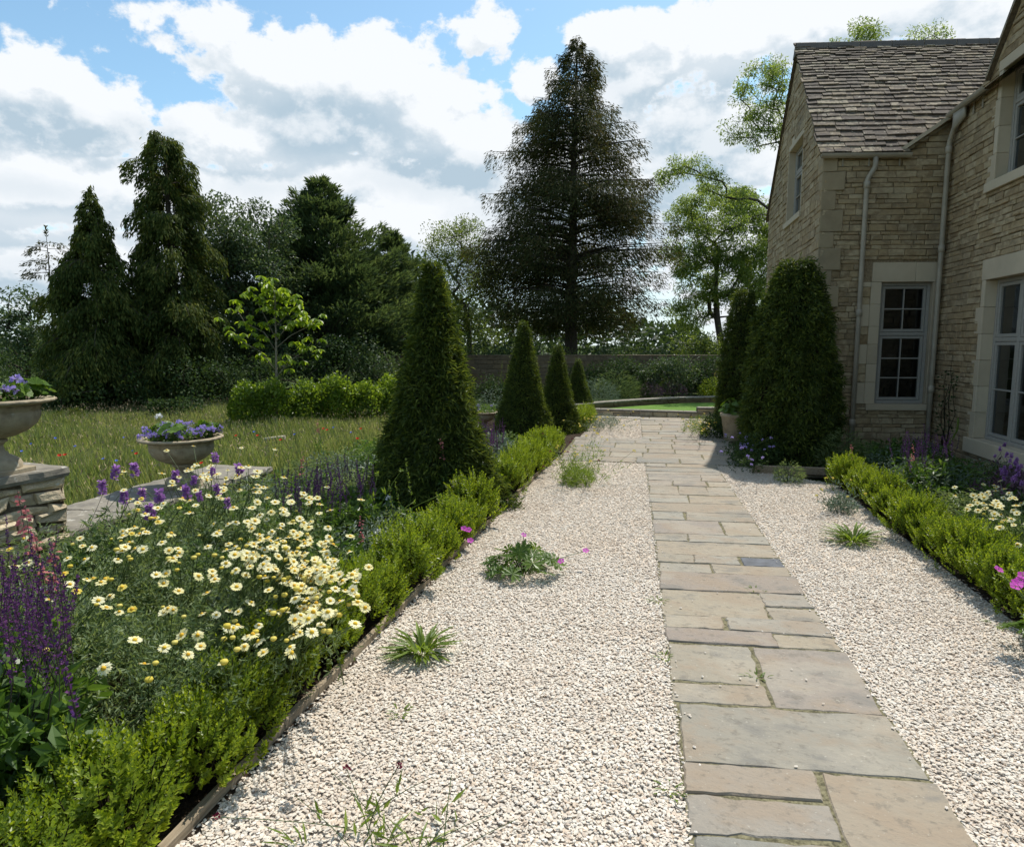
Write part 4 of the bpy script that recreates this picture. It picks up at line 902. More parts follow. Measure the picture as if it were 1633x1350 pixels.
b.build('crown', m_sap, sap)
m_paleWood = plainmat('bleached_wood', (.48, .42, .32), .8, .2, 12, .25)
b = MB(); q = g(437, 700, .15); b.tube([q + np.array([-.16, 0, -.01]), q + np.array([.16, .05, .03])], .03, 8); b.tube([q + np.array([-.12, .02, .0]), q + np.array([-.12, .02, -.3])], .018, 6)
tag(b.build('tree_stake', m_paleWood), 'bleached wooden stake with a crosspiece at the foot of the sapling', 'stake')

# wildflower meadow
m_grass = leafmat('meadow_grass_blades', [(.22, .30, .10), (.30, .37, .14), (.38, .42, .19), (.45, .44, .27)], .62, (1.2, 1.1, .7), .55, .25, .6)
b = MB(); n = 125000; x = rng.uniform(-15, -4.1, n); y = 3.6 + 11.5 * rng.random(n) ** 1.2; keep = (x < -4.9) | (y > 6.6); x, y = x[keep], y[keep]; n = len(x)
hgt = rng.uniform(.16, .34, n) * (1 + .3 * np.sin(x * 1.3) * np.sin(y * 1.7))
a = rng.uniform(0, 6.28, n); D = unit(np.column_stack([np.cos(a) * .28, np.sin(a) * .28, np.ones(n)])); Nn_ = np.column_stack([np.cos(a + 1.57), np.sin(a + 1.57), np.zeros(n)])
b.leaves(np.column_stack([x, y, np.full(n, -.02)]), D, Nn_ + rng.normal(0, .4, (n, 3)), hgt, rng.uniform(.004, .009, n), .1, 0, .35, .15)
n = 9000; x = rng.uniform(-14, -4.1, n); y = 3.8 + 10.5 * rng.random(n); keep = (x < -4.9) | (y > 6.6); x, y = x[keep], y[keep]; n = len(x)
b.leaves(np.column_stack([x, y, rng.uniform(.22, .36, n)]), rdir(n, 1.2), rdir(n), rng.uniform(.03, .07, n), rng.uniform(.008, .015, n), .1, 1)
m_seed = plainmat('grass_seed_heads', (.30, .235, .14), .9, .1, 9, .3)
kind(b.build('meadow_grass', [m_grass, m_seed]), 'stuff', 'long straw tinged meadow grass with seed heads')
# ------------------------------------------------------------------ garden plants
m_box = leafmat('box_leaves', [(.11, .175, .014), (.19, .275, .020), (.30, .38, .030), (.38, .46, .055)], .52, (1.3, 1.2, .5), .38, .45, 5)
m_yew = leafmat('clipped_yew', [(.032, .056, .011), (.062, .098, .018), (.12, .165, .030), (.21, .25, .046)], .4, (1.3, 1.2, .5), .5, .3, 4)
m_fern = leafmat('grey_green_ferny_leaves', [(.11, .165, .062), (.17, .235, .092), (.23, .30, .135), (.29, .35, .185)], .45, None, .5, .35, 4)
m_broad = leafmat('broad_green_leaves', [(.050, .105, .018), (.090, .165, .028), (.14, .23, .042)], .48, None, .4, .45, 3)
m_lance = leafmat('fresh_strap_leaves', [(.11, .175, .022), (.17, .25, .034), (.24, .32, .06)], .5, None, .45, .4, 5)
m_silver = leafmat('silvery_leaves', [(.09, .135, .09), (.15, .20, .14), (.23, .28, .21)], .3, (1.1, 1.1, .9), .5, .4, 4)
m_stem = leafmat('green_stems', [(.060, .10, .025), (.09, .13, .04)], .1, None, .5, .3, 3)
m_dstem = leafmat('dark_stems', [(.045, .035, .035), (.07, .05, .05)], .05, None, .5, .3, 3)
m_cream = petalmat('cream_petals', [(.84, .75, .30), (.87, .82, .48), (.88, .85, .60), (.86, .79, .40)], .35)
m_disc = petalmat('yellow_disc', [(.62, .34, .02), (.70, .46, .04)], .05)
m_yel = petalmat('yellow_petals', [(.72, .58, .08), (.78, .68, .20)], .3)
m_pur = petalmat('violet_purple_petals', [(.055, .016, .075), (.10, .028, .115), (.16, .055, .16), (.07, .025, .14)], .35)
m_dpur = petalmat('dark_purple_petals', [(.040, .012, .065), (.075, .022, .11), (.11, .04, .16)], .3)
m_mauve = petalmat('mauve_petals', [(.34, .15, .44), (.48, .25, .56), (.28, .11, .38)], .35)
m_lilac = petalmat('lilac_petals', [(.36, .28, .62), (.48, .40, .72), (.28, .20, .54)], .35)
m_mag = petalmat('magenta_petals', [(.52, .06, .42), (.62, .12, .54)], .35)
m_pink = petalmat('salmon_pink_petals', [(.48, .15, .15), (.58, .24, .22), (.42, .10, .13)], .35)
m_white = petalmat('white_petals', [(.80, .80, .76), (.85, .84, .82)], .3)
m_red = petalmat('poppy_red', [(.62, .03, .015), (.70, .06, .03)], .4)
m_blue = petalmat('cornflower_blue', [(.10, .17, .62), (.16, .24, .70)], .3)
m_wine = petalmat('wine_red_heads', [(.12, .010, .030), (.20, .02, .05)], .2)
m_plum = leafmat('plum_foliage', [(.09, .05, .075), (.16, .09, .12), (.24, .16, .19)], .3, (1.1, .9, 1.0), .45, .4, 4)

def inst(name, mesh, parent, loc, rot=None, s=1.0):
    o = bpy.data.objects.new(name, mesh); COL.objects.link(o); o.parent = parent; o.location = tuple(float(v) for v in loc)
    if rot is not None: o.rotation_euler = rot
    o.scale = (s,) * 3 if np.isscalar(s) else s
    return o
def mesh_only(b, name, mats):
    o = b.build(name, mats); me = o.data; bpy.data.objects.remove(o); return me
def up_to(d, spin=0.0):
    return (Vector(tuple(d)).to_track_quat('Z', 'Y') @ Matrix.Rotation(spin, 3, 'Z').to_quaternion()).to_euler()

# ---- clipped box edging: four shapes of bush, copied
def box_mesh(R, H, nsh, seed):
    b = MB(); r_ = np.random.default_rng(seed)
    lob = r_.uniform(0, 6.28, 5); th = np.arccos(1 - r_.random(nsh) * 1.26); ph = r_.uniform(0, 2 * np.pi, nsh)
    k = r_.uniform(.55, 1.0, nsh) ** .6 * (1 + .12 * np.sin(3 * ph + lob[0]) + .10 * np.sin(5 * th + 2 * ph + lob[1])); o = np.column_stack([np.sin(th) * np.cos(ph), np.sin(th) * np.sin(ph), np.cos(th)])
    tip = np.column_stack([R * k * o[:, 0], R * k * o[:, 1], .10 + (H - .10) * np.clip(.32 + .68 * o[:, 2] * k, .0, 1.1)]); tip[:, 2] = np.maximum(.05, tip[:, 2] + r_.normal(0, .025, nsh))
    ax = unit(o * np.array([.75, .75, .5]) + np.array([0, 0, .85]) + r_.normal(0, .22, (nsh, 3)))
    P, D, N, L = [], [], [], []
    for j in range(9):
        q = tip - ax * (.012 * j + .002)[..., None] if False else tip - ax * (.0125 * j + .002)
        a0 = r_.uniform(0, np.pi, nsh) * .35 + (j % 2) * np.pi / 2
        e1 = unit(np.cross(ax, np.tile([0.3, .9, .1], (nsh, 1)))); e2 = np.cross(ax, e1)
        for sgn in (1, -1):
            rad = sgn * (np.cos(a0)[:, None] * e1 + np.sin(a0)[:, None] * e2); f = (.35 + .11 * j) if j < 6 else 1.0
            P.append(q); D.append(unit(rad * f + ax * .75)); N.append(unit(ax - rad * .4)); L.append(r_.uniform(.022, .036, nsh) * (.6 + .07 * min(j, 6)))
    b.leaves(np.concatenate(P), np.concatenate(D), np.concatenate(N), np.concatenate(L), np.concatenate(L) * .52, .16, 0, .5)
    s = MB()
    for i in range(0, nsh, 3): s.tube([(tip[i, 0] * .15, tip[i, 1] * .15, 0), tip[i] * np.array([.6, .6, .45]), tip[i] - ax[i] * .02], [.005, .0035, .0018], 3, 0, False)
    return mesh_only(b, 'foliage', m_box), mesh_only(s, 'stems', m_twig)
BOXM = [box_mesh(.265, .43, 300, 50 + k) for k in range(4)]
def box_bush(x, y, s, label, group, k):
    t = thing('box_bush', label, 'shrub', (x, y, 0), rng.uniform(0, 6.28), group); f, st = BOXM[k % 4]
    t.scale = (s * rng.uniform(.92, 1.1), s * rng.uniform(.92, 1.1), s * rng.uniform(.92, 1.12))
    inst('foliage', f, t, (0, 0, 0)); inst('stems', st, t, (0, 0, 0))
ys = []; y = 1.28
while y < 5.75: ys.append(y); y += rng.uniform(.30, .36)
y = 6.75
while y < 9.9: ys.append(y); y += rng.uniform(.32, .38)
y = 12.4
while y < 14.7: ys.append(y); y += rng.uniform(.36, .44)
for i, y in enumerate(ys):
    s = (.88 if y < 2.6 else .9 if y < 5.8 else 1.0) * rng.uniform(.9, 1.12); 
    if y > 12: s *= .8
    box_bush(EL(y) - (.19 if y < 2.6 else .14) * s + rng.normal(0, .02), y, s, f'clipped box bush in the left edging beside the timber board, {ORD[i]} from the front', 'box bushes edging the left bed', i)
for i, y in enumerate(np.arange(3.55, 8.5, .33)):
    box_bush(2.21 + rng.normal(0, .02), y, rng.uniform(.78, .92), f'clipped box bush in the right edging below the house, {ORD[i]} from the front', 'box bushes edging the right bed', i + 1)
box_bush(-1.93, 1.42, .5, 'small yellow green box seedling at the very bottom left corner', 'box bushes edging the left bed', 2)

# ---- yew cones and yew columns
def yew_spray(b, P, out, n, L, W, hang, r_):
    m = len(P)
    for k in range(n):
        D = unit(out * .7 + r_.normal(0, .55, (m, 3)) - np.array([0, 0, hang]))
        b.leaves(P + r_.normal(0, L * .35, (m, 3)), D, unit(out * .5 + np.array([0, 0, .8]) + r_.normal(0, .4, (m, 3))), L * r_.uniform(.6, 1.25, m), W * r_.uniform(.7, 1.2, m), .12, 0, .5, .15)
def topiary(name, label, loc, H, R, n, nl, L, W, prof, hang=.35, group=None, lump=.05, seed=0, cat='topiary'):
    r_ = np.random.default_rng(seed); t = thing(name, label, cat, loc, 0, group); b = MB()
    z = r_.random(n * 3); keep = r_.random(n * 3) < np.array([prof(v) for v in z]) + .05; z = z[keep][:n]; m = len(z); a = r_.uniform(0, 2 * np.pi, m)
    pr = np.array([prof(v) for v in z]); lay = .5 * np.sin(z * H * 26 + 2 * np.sin(a * 3)) * lump
    rr = R * pr * (1 + lump * np.sin(a * 5 + z * 9) + lump * np.sin(a * 9 - z * 17) + lay) * (1 - np.abs(r_.normal(0, .07, m))) + .015
    P = np.column_stack([rr * np.cos(a), rr * np.sin(a), z * H]); out = np.column_stack([np.cos(a), np.sin(a), np.full(m, .25)])
    yew_spray(b, P, out, nl, L, W, hang, r_); b.build('foliage', m_yew, t)
    c = MB(); c.lathe([(max(.01, R * prof(v) * .80), v * H * .97) for v in np.linspace(0, 1, 14)], (0, 0, 0), 14, 0, lambda th, zz: .05 * np.sin(th * 4 + zz * 9)); c.build('light_blocking_core', m_twig, t); return t  # solid dark core added inside the foliage to block light
conep = lambda v: (1 - v) ** 1.02 * (.86 + .26 * np.exp(-v * 5)) + .028
CG = 'clipped yew cones along the left of the path'
topiary('yew_cone', 'nearest and tallest clipped yew cone, rough and feathery, left of the gravel', (-2.03, 6.1, 0), zat(425, 6.35) + .02, .60, 11500, 4, .074, .016, conep, .35, CG, .085, 1)
topiary('yew_cone', 'second clipped yew cone from the front, dark and smooth sided', (-2.0, 10.55, 0), zat(513, 10.75), .50, 7000, 4, .055, .014, conep, .25, CG, .05, 2)
topiary('yew_cone', 'third clipped yew cone from the front, partly hidden by the second', (-1.66, 12.1, 0), zat(550, 12.2), .42, 5000, 4, .055, .014, conep, .25, CG, .05, 3)
topiary('yew_cone', 'smallest and farthest clipped yew cone, near the far lawn', (-1.72, 16.2, 0), zat(572, 16.2), .40, 4000, 4, .045, .013, conep, .2, CG, .025, 4)
colp = lambda v: min(1, (1 - v) * 3.2 + .10) ** .55 * (.86 + .14 * math.sin(v * 5 + .6)) if v < 1 else .05
topiary('yew_column', 'broad feathery yew column beside the corner of the house', (1.90, 9.75, 0), zat(426, 9.7), .56, 14000, 4, .075, .020, colp, .45, None, .10, 5, 'shrub')
topiary('yew_column', 'darker narrow yew column behind the broad one by the gable', (1.66, 13.0, 0), zat(468, 12.9), .38, 7000, 4, .07, .018, colp, .4, None, .10, 6, 'shrub')

# ---- urns
m_urn = stonemat('weathered_urn_stone', [(.22, .175, .115), (.36, .30, .205), (.29, .24, .165)], 7, .9, .8, .012, (.10, .092, .065), .8, .15, False, (.42, .40, .32))
def urn(label, loc, s, rz=0):
    t = thing('stone_urn', label, 'urn', loc, rz); t.scale = (s,) * 3; n = 72
    b = MB(); b.box((-.17, -.17, 0), (.17, .17, .045), 0, None, .006); b.build('plinth', m_urn, t)
    b = MB(); b.lathe([(.165, .045), (.168, .075), (.155, .10), (.135, .115), (.10, .135), (.075, .165), (.068, .195), (.075, .215), (.095, .225), (.095, .24), (.07, .25)], (0, 0, 0), 40); b.build('foot', m_urn, t)
    b = MB(); b.lathe([(.06, .245), (.14, .262), (.21, .295), (.262, .34), (.285, .385), (.288, .42), (.275, .455), (.268, .462)], (0, 0, 0), n, 0, lambda th, z: (.020 * np.abs(np.sin(th * 9)) if z < .43 else 0)); b.build('bowl', m_urn, t)
    b = MB(); b.lathe([(.268, .458), (.285, .470), (.325, .478), (.372, .488), (.385, .498), (.380, .510), (.345, .514), (.315, .506), (.30, .49), (.28, .40)], (0, 0, 0), 96, 0, lambda th, z: (.014 * np.sin(th * 26) if .47 < z < .512 else 0)); b.build('rim', m_urn, t)
    b = MB(); b.lathe([(.0, .47), (.15, .475), (.30, .465)], (0, 0, 0), 24); b.build('compost', m_soil, t); return t
U1 = np.array([-4.30, 3.59, PTOP - .012]); 
U2 = np.array([-4.36, 5.50, WZ - .01])
def round_leaf_plant(name, label, loc, R, H, n, m, Lf=.05, flowers=None):
    """scalloped round leaves on short stalks, with flower heads as parts"""
    t = thing(name, label, 'plant', loc); b = MB()
    for i in range(n):
        a = rng.uniform(0, 6.28); r = R * math.sqrt(rng.random()); c = np.array([r * math.cos(a), r * math.sin(a), H * rng.uniform(.35, 1.0) * (1 - .35 * (r / R) ** 2)]); Nn = unit(np.array([math.cos(a) * .5, math.sin(a) * .5, .9]) + rng.normal(0, .35, 3))
        e1 = unit(np.cross(Nn, [.2, .9, .3])); e2 = np.cross(Nn, e1); k = 9; th = np.linspace(0, 2 * np.pi, k, endpoint=False); s = Lf * rng.uniform(.6, 1.15)
        D = np.cos(th)[:, None] * e1 + np.sin(th)[:, None] * e2
        b.leaves(np.tile(c, (k, 1)), D + Nn * .12, np.tile(Nn, (k, 1)), s, s * .85, .08, 0, .72); b.tube([c * np.array([.3, .3, 0]), c], [.003, .002], 3, 0, False)
    b.build('leaves', m, t)
    return t
def head_mesh(r, n, L, W, m, sq=.7, name='flower_head', mats=None):
    b = MB(); o = rdir(n, .5); b.leaves(o * r * .45 * np.array([1, 1, sq]), o, rdir(n, .6), L * rng.uniform(.7, 1.2, n), W, .1, 0, .65); return mesh_only(b, name, m)
LIL = [head_mesh(.028, 22, .026, .022, m_lilac) for _ in range(3)]
def viola_plant(label, loc, R, H, n):
    t = thing('viola_plant', label, 'plant', loc); b = MB(); k = 500
    a = rng.uniform(0, 6.28, k); r = R * np.sqrt(rng.random(k)); P = np.column_stack([r * np.cos(a), r * np.sin(a), H * rng.random(k) * .8])
    b.leaves(P, rdir(k, .3), rdir(k, .8), rng.uniform(.025, .045, k), .02, .1); b.build('leaves', m_broad, t)
    for i in range(n):
        a = rng.uniform(0, 6.28); r = R * 1.08 * rng.random() ** .5; inst('flower_head', LIL[i % 3], t, (r * math.cos(a), r * math.sin(a), H * rng.uniform(.45, 1.1) * (1.05 - .4 * (r / R) ** 2)), (0, 0, a), rng.uniform(.7, 1.25))
    return t
WH = head_mesh(.03, 26, .03, .022, m_white)
m_pel = leafmat('bright_round_leaves', [(.075, .155, .014), (.12, .21, .022), (.17, .27, .035)], .45, None, .45, .4, 4)
urn('large weathered stone urn on the pier at the left edge', U1, 1.0); urn('large weathered stone urn standing on the low wall, beyond the daisies', U2, .97, .4)
for nm, U, s in (('nearer', U1, 1.0), ('farther', U2, .97)):
    z = U[2] + .485 * s
    for k, (dx, dy) in enumerate(((.10, -.12), (.22, .10), (-.16, .05)) if nm == 'nearer' else ((.06, -.17), (.14, .16), (-.22, .08))):
        round_leaf_plant('pelargonium_plant', f'bright green round leaved plant in the {nm} urn, ' + ('on its near side' if k == 0 else 'on its right side' if k == 1 else 'on its left side'), (U[0] + dx, U[1] + dy, z), .14, .17, 24, m_pel, .055)
    viola_plant(f'lilac flowered trailing plant filling the {nm} urn', (U[0], U[1], z), .33, .15, 46)
t = thing('white_flower', 'single white flower head standing above the lilac blooms of the farther urn', 'flower', (U2[0] - .14, U2[1] - .1, U2[2] + .47)); inst('flower_head', WH, t, (0, 0, .22)); b = MB(); b.tube([(0, 0, 0), (.01, 0, .21)], .003, 4); b.build('stem', m_stem, t)
U3 = np.array([-3.0, 11.9, 0]); urn('smaller stone urn among the plants between the first two yew cones', U3, .70); viola_plant('low green plant filling the small far urn', (U3[0], U3[1], .34), .24, .16, 6)
pt = thing('stone_planter', 'round grey stone planter in the shade of the yew columns', 'planter', (1.42, 11.5, 0)); b = MB(); b.lathe([(.0, 0), (.17, 0), (.19, .03), (.24, .40), (.265, .42), (.265, .47), (.235, .47), (.22, .40), (.0, .39)], (0, 0, 0), 32); b.build('bowl', m_urn, pt)
round_leaf_plant('pelargonium_plant', 'fresh green leafy plant growing in the grey planter', (1.42, 11.5, .40), .26, .32, 44, m_pel, .06)

# ---- flowering plants: stems from a base to each flower, leaves round them
def curve(p, q, lean=.25, n=5):
    p = np.array(p, float); q = np.array(q, float); t = np.linspace(0, 1, n)[:, None]; c = p * (1 - t) + q * t; d = q - p
    c[:, :2] = p[:2] + d[:2] * (t ** (1 + lean * 2)); return c
def daisy_mesh(k, m, Lp=.026):
    b = MB(); n = 19; a = np.linspace(0, 2 * np.pi, n, endpoint=False) + rng.normal(0, .06, n); dr = (-.05, .18, .45)[k % 3]
    D = np.column_stack([np.cos(a), np.sin(a), np.full(n, -dr) + rng.normal(0, .12, n)]); b.leaves(D * np.array([.007, .007, 0]), D, np.tile([0, 0, 1.], (n, 1)) + D * .2, Lp * rng.uniform(.85, 1.1, n), .0105, .06, 0, .68)
    b.lathe([(.0105, -.002), (.0095, .004), (.006, .008), (.0, .0095)], (0, 0, 0), 10, 1); b.lathe([(0, -.006), (.006, -.004), (.0105, -.001)], (0, 0, 0), 8, 2); return mesh_only(b, 'flower', [m, m_disc, m_stem])
DAISY = [daisy_mesh(k, m_cream) for k in range(5)]; DYEL = [daisy_mesh(k, m_yel, .017) for k in range(2)]
def budm():
    b = MB(); b.lathe([(0, -.006), (.008, -.004), (.011, .001), (.009, .006), (.0, .008)], (0, 0, 0), 10, 0); return mesh_only(b, 'flower_bud', m_yel)
BUD = budm()
def flower_plant(name, label, base, pts, meshes, part='flower', group=None, leaf=m_fern, nleaf=2200, Rm=.34, Hm=.42, L=.034, W=.0075, stem=m_stem, sr=.0022, tilt=.35, bias=(.15, -.15), scale=(.60, .92), cat='flowering plant', leafup=.4, buds=0, lean=.25):
    base = np.array([*base[:2], 0.0]); t = thing(name, label, cat, base, 0, group); st = MB(); lp = []
    for i, q in enumerate(pts):
        q = np.array(q, float) - base; r0 = rng.normal(0, Rm * .35, 2) + q[:2] * .35; c = curve((r0[0], r0[1], 0), q, lean); st.tube(c, np.linspace(sr * 1.3, sr * .8, len(c)), 4, 0, False); lp.append(c[1:4])
        if i < 100:
            d = unit(np.array([rng.normal(bias[0], tilt), rng.normal(bias[1], tilt), 1.0])); inst(part, meshes[rng.integers(len(meshes))], t, q, up_to(d, rng.uniform(0, 6.28)), rng.uniform(*scale))
    for i in range(buds):
        q = np.array(pts[rng.integers(len(pts))]) - base + rng.normal(0, .06, 3) * np.array([1, 1, .5]) - np.array([0, 0, .03]); c = curve((q[0] * .4, q[1] * .4, 0), q, lean); st.tube(c, sr, 4, 0, False); inst('flower_bud', BUD, t, q, None, rng.uniform(.8, 1.4))
    if st.n: st.build('stems', stem, t)
    b = MB(); m = nleaf; a = rng.uniform(0, 6.28, m); r = Rm * rng.random(m) ** .5; P = np.column_stack([r * np.cos(a), r * np.sin(a), Hm * rng.random(m) ** .8 * (1.05 - .55 * (r / Rm) ** 2)])
    if lp:
        q = np.concatenate(lp); q = q[rng.integers(len(q), size=m // 2)]; P[:m // 2] = q * np.array([1, 1, .85]) + rng.normal(0, .035, (m // 2, 3)); P[:, 2] = np.maximum(P[:, 2], .01)
    for k in range(3): b.leaves(P + rng.normal(0, .012, (m, 3)), rdir(m, leafup), rdir(m, .6), L * rng.uniform(.6, 1.3, m), W * rng.uniform(.7, 1.3, m), .12)
    b.build('leaves', leaf, t); return t
def cloud(*specs):
    out = []
    for (px, py, sx, sy, n, z) in specs:
        for _ in range(n): out.append(g(px + rng.normal(0, sx), py + rng.normal(0, sy), max(.3, z + rng.normal(0, .035))))
    return out
DG = 'cream daisy plants in the left bed'
flower_plant('daisy_plant', 'cream daisies leaning over the box edging, lower right of the big left drift', (-1.95, 2.78), cloud((505, 950, 30, 28, 58, .52), (440, 995, 40, 18, 14, .48), (565, 965, 10, 26, 6, .5)), DAISY, group=DG, bias=(.15, -.2), buds=22)
flower_plant('daisy_plant', 'densest mound of cream daisies on the right of the left drift', (-2.15, 3.35), cloud((475, 885, 44, 20, 60, .6), (520, 905, 28, 20, 22, .56), (430, 905, 35, 20, 14, .56)), DAISY, group=DG, bias=(.15, -.15), buds=24)
flower_plant('daisy_plant', 'lowest front group of cream daisies with golden centres above the box', (-2.12, 2.35), [g(x, y, .46 + .03 * random.random()) for x, y in ((230, 1058), (300, 1043), (355, 1057), (215, 1020), (268, 970), (276, 972), (262, 975), (322, 978), (345, 980), (290, 1012), (390, 1030), (412, 1022), (365, 1000), (315, 1012), (372, 1002), (420, 1040), (465, 1040), (165, 1065), (190, 975), (175, 950), (262, 1032), (400, 960), (330, 945), (285, 942), (320, 1030), (380, 975))], DAISY, group=DG, bias=(.1, -.35), nleaf=3400, Rm=.42, Hm=.44, buds=12)
flower_plant('daisy_plant', 'cream daisies in the middle of the left drift among ferny leaves', (-2.62, 3.25), cloud((385, 880, 55, 22, 26, .6), (300, 900, 60, 30, 14, .58), (420, 850, 40, 15, 14, .62)), DAISY, group=DG, bias=(.1, -.2), nleaf=3000, Rm=.45, buds=26)
flower_plant('daisy_plant', 'cream daisies seen edge on at the back, in front of the farther urn', (-3.0, 4.05), cloud((330, 770, 55, 20, 44, .68), (370, 735, 40, 15, 10, .74)), DAISY, group=DG, tilt=.2, nleaf=2600, buds=4)
flower_plant('daisy_plant', 'cream daisies at the back right in front of the dark salvia spikes', (-2.6, 4.4), cloud((440, 795, 42, 16, 30, .62), (470, 835, 40, 12, 16, .58)), DAISY, group=DG, tilt=.25, nleaf=2600, buds=4)
flower_plant('daisy_plant', 'scattered cream and yellow daisies beside the low wall', (-3.35, 3.45), cloud((225, 850, 45, 22, 16, .6), (250, 795, 40, 15, 12, .66), (180, 870, 30, 20, 6, .58)), DAISY + DYEL, group=DG, tilt=.25, nleaf=3200, Rm=.42, buds=8)
flower_plant('daisy_plant', 'few cream daisies with yellow buds in front of the stone pier', (-2.95, 2.55), cloud((70, 885, 35, 25, 8, .6), (120, 925, 40, 28, 9, .56), (170, 960, 40, 20, 5, .52)), DAISY + DYEL, group=DG, tilt=.3, nleaf=3400, Rm=.5, buds=6)
flower_plant('daisy_plant', 'cream daisies in the right bed beneath the large window', (2.75, 5.25), cloud((1582, 800, 28, 15, 40, .42), (1612, 828, 18, 14, 16, .4)), DAISY, group='cream daisy plants in the right bed', bias=(-.3, -.3), nleaf=2400, buds=4)
flower_plant('daisy_plant', 'low pale yellow daisies seeded in the gravel near the far box edging', g(962, 676), cloud((962, 668, 26, 8, 32, .16)), DYEL, leaf=m_silver, nleaf=900, Rm=.34, Hm=.2, tilt=.3)
flower_plant('daisy_plant', 'pale yellow daisies in front of the stepped kerb wall by the lawn', g(1122, 684), cloud((1118, 672, 18, 8, 26, .22)), DYEL, leaf=m_lance, nleaf=900, Rm=.36, Hm=.26, tilt=.3)

# ---- spikes: salvia, penstemon, mullein
def spike_mesh(Ls, r, n, L, W, m, name='flower_spike', taper=.75, droop=0.0, up=.6):
    b = MB(); s = rng.random(n) ** .9; a = rng.uniform(0, 6.28, n); rr = r * (1 - taper * s); D = np.column_stack([np.cos(a), np.sin(a), np.full(n, up - droop) + rng.normal(0, .3, n)])
    b.leaves(np.column_stack([rr * .2 * np.cos(a), rr * .2 * np.sin(a), s * Ls]), D, rdir(n, .5), L * (1 - taper * .6 * s) * rng.uniform(.7, 1.3, n), W, .12, 0, .55); b.tube([(0, 0, 0), (0, 0, Ls)], [.002, .001], 3, 1, False)
    return mesh_only(b, name, [m, m_dstem])
SAL = [spike_mesh(.24, .011, 60, .014, .009, m_pur) for _ in range(4)]; DSAL = [spike_mesh(.22, .010, 60, .013, .008, m_dpur) for _ in range(3)]
PEN = [spike_mesh(.20, .02, 26, .030, .016, m_pink, droop=1.1) for _ in range(3)]; ERY = [spike_mesh(.09, .03, 70, .032, .022, m_mauve, taper=.35) for _ in range(3)]
GRN = [spike_mesh(.26, .012, 70, .016, .009, m_lance, up=.9) for _ in range(2)]; YSP = [spike_mesh(.34, .022, 80, .024, .016, m_yel) for _ in range(1)]
def tips(px, py, sx, sy, n, z, sz=.05): return [g(px + rng.normal(0, sx), py + rng.normal(0, sy), max(.2, z + rng.normal(0, sz))) for _ in range(n)]
SG = 'purple salvia plants'
kw = dict(part='flower_spike', tilt=.16, bias=(0, 0), leaf=m_broad, L=.06, W=.028, stem=m_dstem)
flower_plant('salvia_plant', 'large violet salvia clump with many spikes in the lower left corner', (-2.12, 1.80), tips(72, 1030, 34, 45, 34, .50), SAL, group=SG, nleaf=700, Rm=.26, Hm=.22, scale=(.8, 1.25), **{**kw, 'L': .085, 'W': .04, 'tilt': .28})
flower_plant('salvia_plant', 'violet salvia clump cut by the left edge of the view', (-2.42, 1.95), tips(10, 1030, 18, 50, 20, .52), SAL, group=SG, nleaf=600, Rm=.26, Hm=.25, scale=(.8, 1.2), **{**kw, 'L': .085, 'W': .04, 'tilt': .25})
for k, (px, py, lab) in enumerate(((475, 800, 'dark purple salvia spikes just behind the back daisies'), (520, 795, 'dark purple salvia spikes in the middle of the drift left of the nearest cone'), (565, 785, 'dark purple salvia spikes touching the nearest yew cone'))):
    flower_plant('salvia_plant', lab, g(px, py + 50, .0), tips(px, py, 20, 14, 26, .42, .04), DSAL, group=SG, nleaf=700, Rm=.28, Hm=.32, scale=(.8, 1.2), **kw)
flower_plant('salvia_plant', 'violet salvia drift between the first and second yew cones', (-2.15, 8.9), tips(770, 705, 16, 9, 50, .45, .05), SAL, group=SG, nleaf=900, Rm=.42, Hm=.36, scale=(.7, 1.0), **{**kw, 'leaf': m_silver})
flower_plant('salvia_plant', 'dark purple salvia against the house wall under the small window', (3.3, 9.1), tips(1465, 730, 28, 9, 34, .5, .06), DSAL, group=SG, nleaf=900, Rm=.45, Hm=.4, scale=(.8, 1.1), **kw)
flower_plant('wallflower', 'mauve wallflower heads on tall stems beside the low wall', (-3.45, 3.6), [g(x, y, z) for x, y, z in ((163, 790, .62), (182, 765, .66), (217, 760, .66), (200, 805, .56), (225, 800, .6), (300, 795, .6), (255, 805, .56), (240, 830, .55), (280, 770, .62))], ERY, group='mauve wallflowers', nleaf=900, Rm=.4, Hm=.4, scale=(.8, 1.2), **{**kw, 'W': .014, 'leaf': m_fern})
flower_plant('wallflower', 'mauve wallflower heads among the daisies below the farther urn', (-3.05, 4.4), [g(x, y, z) for x, y, z in ((345, 740, .74), (340, 760, .7), (308, 775, .66), (350, 790, .6), (320, 800, .6), (385, 758, .68), (363, 812, .56))], ERY, group='mauve wallflowers', nleaf=700, Rm=.35, Hm=.4, scale=(.7, 1.05), **{**kw, 'W': .014, 'leaf': m_fern})
flower_plant('wallflower', 'mauve flowers against the house below the large window sill', (3.45, 7.1), tips(1608, 752, 18, 14, 26, .40), ERY, group='mauve wallflowers', nleaf=900, Rm=.4, Hm=.36, scale=(.4, .65), **{**kw, 'leaf': m_plum, 'W': .02})
PG = 'penstemon spikes'
